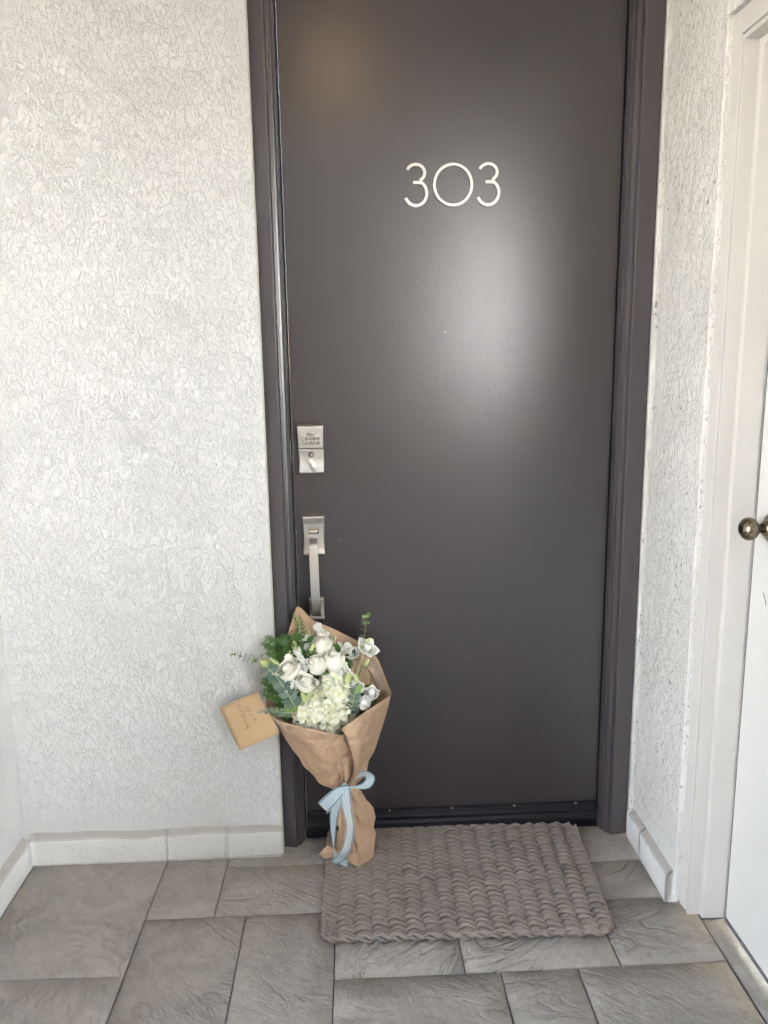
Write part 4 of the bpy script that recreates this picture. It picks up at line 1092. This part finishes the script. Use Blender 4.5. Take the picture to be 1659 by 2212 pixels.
for c, r_ in balls:
    for _ in range(900):
        d = rb.normal(0, 1, 3); d /= np.linalg.norm(d)
        if d @ np.array([0, -.9, .35]) < -.45: continue
        p_ = c + d * r_ * rb.uniform(.96, 1.06)
        if any(np.linalg.norm(p_ - c_) < r2 * .93 for c_, r2 in balls): continue
        if any(np.linalg.norm(p_ - q) < .0108 for q in taken): continue
        taken.append(p_)
        nrm_ = d + rb.normal(0, .30, 3); t_ = np.cross(nrm_, rb.normal(0, 1, 3))
        o = put('floret', FM[rb.integers(5)], hyd, p_, quat(t_, nrm_)); o.scale = (rb.uniform(.85, 1.15),) * 3
print('florets', len(taken))
# white stock and filler blossoms
SM = []
for s_ in range(3):
    v, f = floret_me('blossom', M['white_petal'], 20 + s_, 5, 1.0, .5); SM.append(mesh('blossom', v * .0085, f, M['white_petal'], True))
for uv, Y_, n_, sp_ in ((c1(885, 265), -.13, 12, .008), (c1(915, 305), -.135, 12, .008), (c1(965, 332), -.14, 9, .006), (c1(1065, 425), -.15, 16, .009), (c1(640, 535), -.195, 10, .008), (c1(735, 520), -.20, 9, .008), (c1(768, 555), -.205, 8, .006), (c1(715, 465), -.19, 6, .006),
                      (c1(790, 620), -.215, 9, .008), (c1(690, 495), -.19, 4, .003), (c1(1000, 365), -.145, 5, .004), (c1(745, 600), -.21, 9, .008), (c1(1200, 755), -.235, 6, .006)):
    c = P(*uv, Y_); v, f = lathe([(-.004, .001), (0, .004), (.004, .001)], c, 'z', 8); cl_ = obj('stock_blossoms', v, f, M['stem_green'], bq)
    for _ in range(n_):
        d = rb.normal(0, 1, 3); d[1] -= .8; d /= np.linalg.norm(d); p_ = c + d * sp_ * rb.uniform(.5, 1.1)
        put('blossom', SM[rb.integers(3)], cl_, p_, quat(np.cross(d, rb.normal(0, 1, 3)), d + rb.normal(0, .3, 3)))

# --- ribbon bow
def ribbon(name, A, Bp, n_=40, curl=.0, parent=None):
    a = smooth_path([P(*q) if q[2] < 0 else G_(*q) for q in A], n_); b = smooth_path([P(*q) if q[2] < 0 else G_(*q) for q in Bp], n_)
    Gd, uv = [], []
    for i in range(n_):
        for j in range(9):
            s = j / 8; p_ = a[i] * (1 - s) + b[i] * s; p_ = p_ + np.array([0, -1, .1]) * curl * math.sin(PI * s)
            Gd.append(p_); uv.append((s, i / n_))
    V, F = grid(np.array(Gd).reshape(n_, 9, 3)); return obj(name, V, F, M['ribbon'], parent or bow, smooth=True, uv=uv)
V, F = lathe([(-.0085, .0215), (-.006, .0232), (0, .0225), (.006, .0234), (.0085, .0218)], (0, 0, 0), 'z', 28)
V = np.array(V) * (1.04, .86, 1) + tieC
bow = obj('ribbon_band', V, F[:4 * 28], M['ribbon'], bq, smooth=True, uv=[(.2 + .6 * (i // 28) / 4, 0) for i in range(len(V))]); bow['label'] = 'sheer pale blue ribbon bow with white stripes'
ribbon('ribbon_loop', [(750, 1697, -.222), (760, 1683, -.205), (770, 1672, -.200), (782, 1665, -.205), (797, 1667, -.212), (809, 1677, -.222), (808, 1690, -.232), (800, 1701, -.240), (785, 1705, -.240), (767, 1703, -.235), (750, 1701, -.226)],
       [(748, 1699, -.222), (758, 1693, -.215), (768, 1686, -.212), (777, 1681, -.214), (785, 1678, -.218), (789, 1681, -.224), (787, 1687, -.232), (781, 1692, -.238), (772, 1696, -.238), (761, 1698, -.233), (749, 1697, -.226)])
ribbon('ribbon_loop', [(744, 1696, -.226), (727, 1701, -.238), (706, 1716, -.250), (687, 1734, -.255)], [(746, 1708, -.224), (737, 1722, -.236), (723, 1740, -.248), (709, 1755.5, -.252)], curl=.002)
ribbon('ribbon_tail', [(738, 1704, -.216), (722, 1730, -.220), (713, 1755, -.224), (713, 1785, -.222), (717, 1812, -.215), (720, 1829, -.208), (719.5, 1845, -.200), (718, 1856, .036)],
       [(750, 1706, -.216), (742, 1725, -.214), (733, 1754, -.214), (727, 1783, -.212), (723.5, 1811, -.208), (721.5, 1831, -.204), (730, 1846, -.204), (743, 1858, .034)])
ribbon('ribbon_tail', [(734, 1702, -.228), (735, 1725, -.232), (741.5, 1756, -.232), (748, 1783, -.230), (745, 1811, -.226), (735, 1838, -.216), (719, 1856.5, .040), (714, 1858, .038)],
       [(757, 1701, -.226), (759, 1728, -.230), (761.5, 1756, -.230), (765, 1783, -.228), (763.5, 1811, -.224), (758, 1838, -.216), (745, 1856, .042), (728, 1868, .036)], curl=.002)
ribbon('ribbon_tail', [(722, 1861, .034), (735, 1868, .033), (748.5, 1874.5, .032)], [(737, 1851, .038), (746, 1855, .038), (753, 1853.5, .036)], 12)
# knot: soft lump with pleats
VV = []
kc_ = P(744.5, 1699, -.222)
for i in range(11):
    t = i / 10 * PI
    for k_ in range(20):
        a = 2 * PI * k_ / 20; r_ = math.sin(t) * (1 + .16 * math.sin(a * 5))
        VV.append(kc_ + (-.0115 * math.cos(t), .0075 * r_ * math.cos(a), .0090 * r_ * math.sin(a)))
V, F = grid(np.array(VV).reshape(11, 20, 3), True)
obj('ribbon_knot', V, F, M['ribbon'], bow, smooth=True, uv=[(.22 + .5 * ((i % 20) / 20), 0) for i in range(len(V))])

# ------------------------------------------------------------------ GIFT CARD tucked in the bouquet
def cc(x, y): return (466.3 + .0992 * x, 1481.3 + .0992 * y)
cd_ = root('gift_card', P(539, 1557, -.19), 'brown kraft gift card with handwriting clipped to the left side of the bouquet', 'gift card')
q = [P(*cc(70, 480), -.150), P(*cc(910, 135), -.180), P(*cc(1395, 1020), -.252), P(*cc(520, 1410), -.215)]
q[2] = q[0] + (q[1] - q[0]) + (q[3] - q[0]) + (q[2] - q[0] - (q[1] - q[0]) - (q[3] - q[0])) * .9
nC = np.cross(q[1] - q[0], q[3] - q[0]); nC /= np.linalg.norm(nC); nC = nC if nC[1] < 0 else -nC
Gd = np.zeros((9, 9, 3))
for i in range(9):
    for j in range(9):
        s, t = j / 8, i / 8; Gd[i, j] = (q[0] * (1 - s) + q[1] * s) * (1 - t) + (q[3] * (1 - s) + q[2] * s) * t + nC * .0010 * math.sin(PI * s) * (1 if True else 0)
V, F = grid(Gd); co_ = obj('card', V, F, M['card'], cd_, smooth=True); sol = co_.modifiers.new('thickness', 'SOLIDIFY'); sol.thickness = .0005; sol.offset = -1 if nC @ np.cross(q[1] - q[0], q[3] - q[0]) > 0 else 1
def oncard(x, y, lift=.0007):    # crop pixel -> card surface
    M2 = np.array([[c - a for a, c in zip((70, 480), (910, 135))], [c - a for a, c in zip((70, 480), (520, 1410))]], float).T
    s, t = np.linalg.solve(M2, np.array([x - 70, y - 480], float))
    return (q[0] * (1 - s) + q[1] * s) * (1 - t) + (q[3] * (1 - s) + q[2] * s) * t + nC * (.0010 * math.sin(PI * s) + lift)
# single-stroke handwriting, letters in a unit box
GL = {
 'B': [[(.1, 0), (.2, 1.0)], [(.0, .85), (.3, 1.1), (.62, .9), (.5, .6), (.2, .52), (.7, .4), (.62, .05), (.2, -.05), (.0, .1)]],
 'a': [[(.45, .4), (.2, .45), (.05, .2), (.2, .0), (.42, .15), (.46, .4), (.46, .05), (.6, .05)]],
 'r': [[(.05, .4), (.1, .0), (.12, .3), (.4, .42), (.55, .2)]],
 'b': [[(.12, 1.0), (.08, .0), (.35, .02), (.42, .3), (.1, .3)]],
 'L': [[(.5, 1.05), (.3, 1.15), (.2, .9), (.15, .1), (.0, -.05), (.35, .05), (.65, .0)]],
 'y': [[(.05, .45), (.15, .1), (.4, .1), (.45, .45)], [(.45, .45), (.3, -.5), (.05, -.55)]],
 'f': [[(.5, 1.0), (.3, 1.05), (.22, .6), (.15, -.5)], [(.0, .4), (.45, .45)]],
 't': [[(.25, 1.0), (.18, .1), (.4, .0)], [(.0, .6), (.5, .66)]],
 'e': [[(.05, .22), (.42, .3), (.3, .46), (.08, .3), (.15, .02), (.5, .06)]],
 'U': [[(.1, 1.0), (.05, .2), (.3, .0), (.55, .3), (.62, 1.0)]],
 'n': [[(.05, .42), (.06, .0)], [(.06, .3), (.3, .45), (.4, .3), (.42, .0)]],
 'i': [[(.15, .4), (.16, .0)], [(.2, .68), (.22, .72)]],
 '3': [[(.05, .85), (.3, 1.0), (.5, .8), (.2, .55), (.5, .35), (.35, .0), (.0, .1)]],
 '0': [[(.3, .9), (.08, .6), (.12, .15), (.4, .1), (.5, .6), (.3, .9)]],
 ' ': [],
}
def write(txt, x, y, ex, ey, size, adv):
    V, F = [], []
    e = np.array([ex, ey], float); e /= np.linalg.norm(e); upv = np.array([e[1], -e[0]])      # image y runs down
    p0 = np.array([x, y], float)
    for ch in txt:
        for st in GL[ch]:
            pts = [p0 + e * (a * size + b * size * .25) + upv * b * size for a, b in st]
            pts = smooth_path([oncard(*p_) for p_ in pts], 4 * len(st)); v, f = tube(pts, .00034, 4); V, F = join((V, F), (v, f)) if len(V) else (v, f)
        p0 = p0 + e * (adv * size * (.95 if ch in 'ir' else 1.2))
    return V, F
V1, F1 = write('Barbara', 745, 945, -.42, -.91, 78, .55)
V2, F2 = write('Lyfte', 640, 650, -.42, -.91, 82, .60)
V3, F3 = write('Unit 303', 890, 775, -.50, -.86, 66, .64)
V, F = join((V1, F1), (V2, F2), (V3, F3)); obj('handwriting', V, F, M['ink'], cd_)
# clip
c0, c1_ = oncard(935, 600, .0025), oncard(1125, 515, .0035); dd = c1_ - c0; dd /= np.linalg.norm(dd); sdv_ = np.cross(dd, nC); L_ = np.linalg.norm(c1_ - c0)
lp_ = [c0 + sdv_ * .0022 + dd * L_, c0 + sdv_ * .0024, c0 - dd * .0016, c0 - sdv_ * .0024, c0 - sdv_ * .0022 + dd * L_]
V, F = tube(smooth_path(lp_, 24), .0011, 6); obj('clear_clip', V, F, M['side_door'], cd_, smooth=True)
# small pale chip on the door by the bow and paint speck by the handle
chip = obj('paint_chip', *box(.1752, .1790, -.0006, .0002, .2205, .2232), M['side_door'], dr)
for u_, v_, r_ in ((962, 718, .0016), (733, 1167, .0010), (641, 1150, .0016), (657, 478, .0008), (1050, 905, .0009), (868, 1290, .0008), (1190, 1010, .0008), (905, 560, .0007), (1010, 1420, .0008)):
    p_ = P(u_, v_, -.0003); V, F = lathe([(-.0006, r_ * .3), (-.0005, r_), (.0002, r_)], p_, 'y', 7)
    obj('paint_fleck', V, F, M['caulk'], dr)
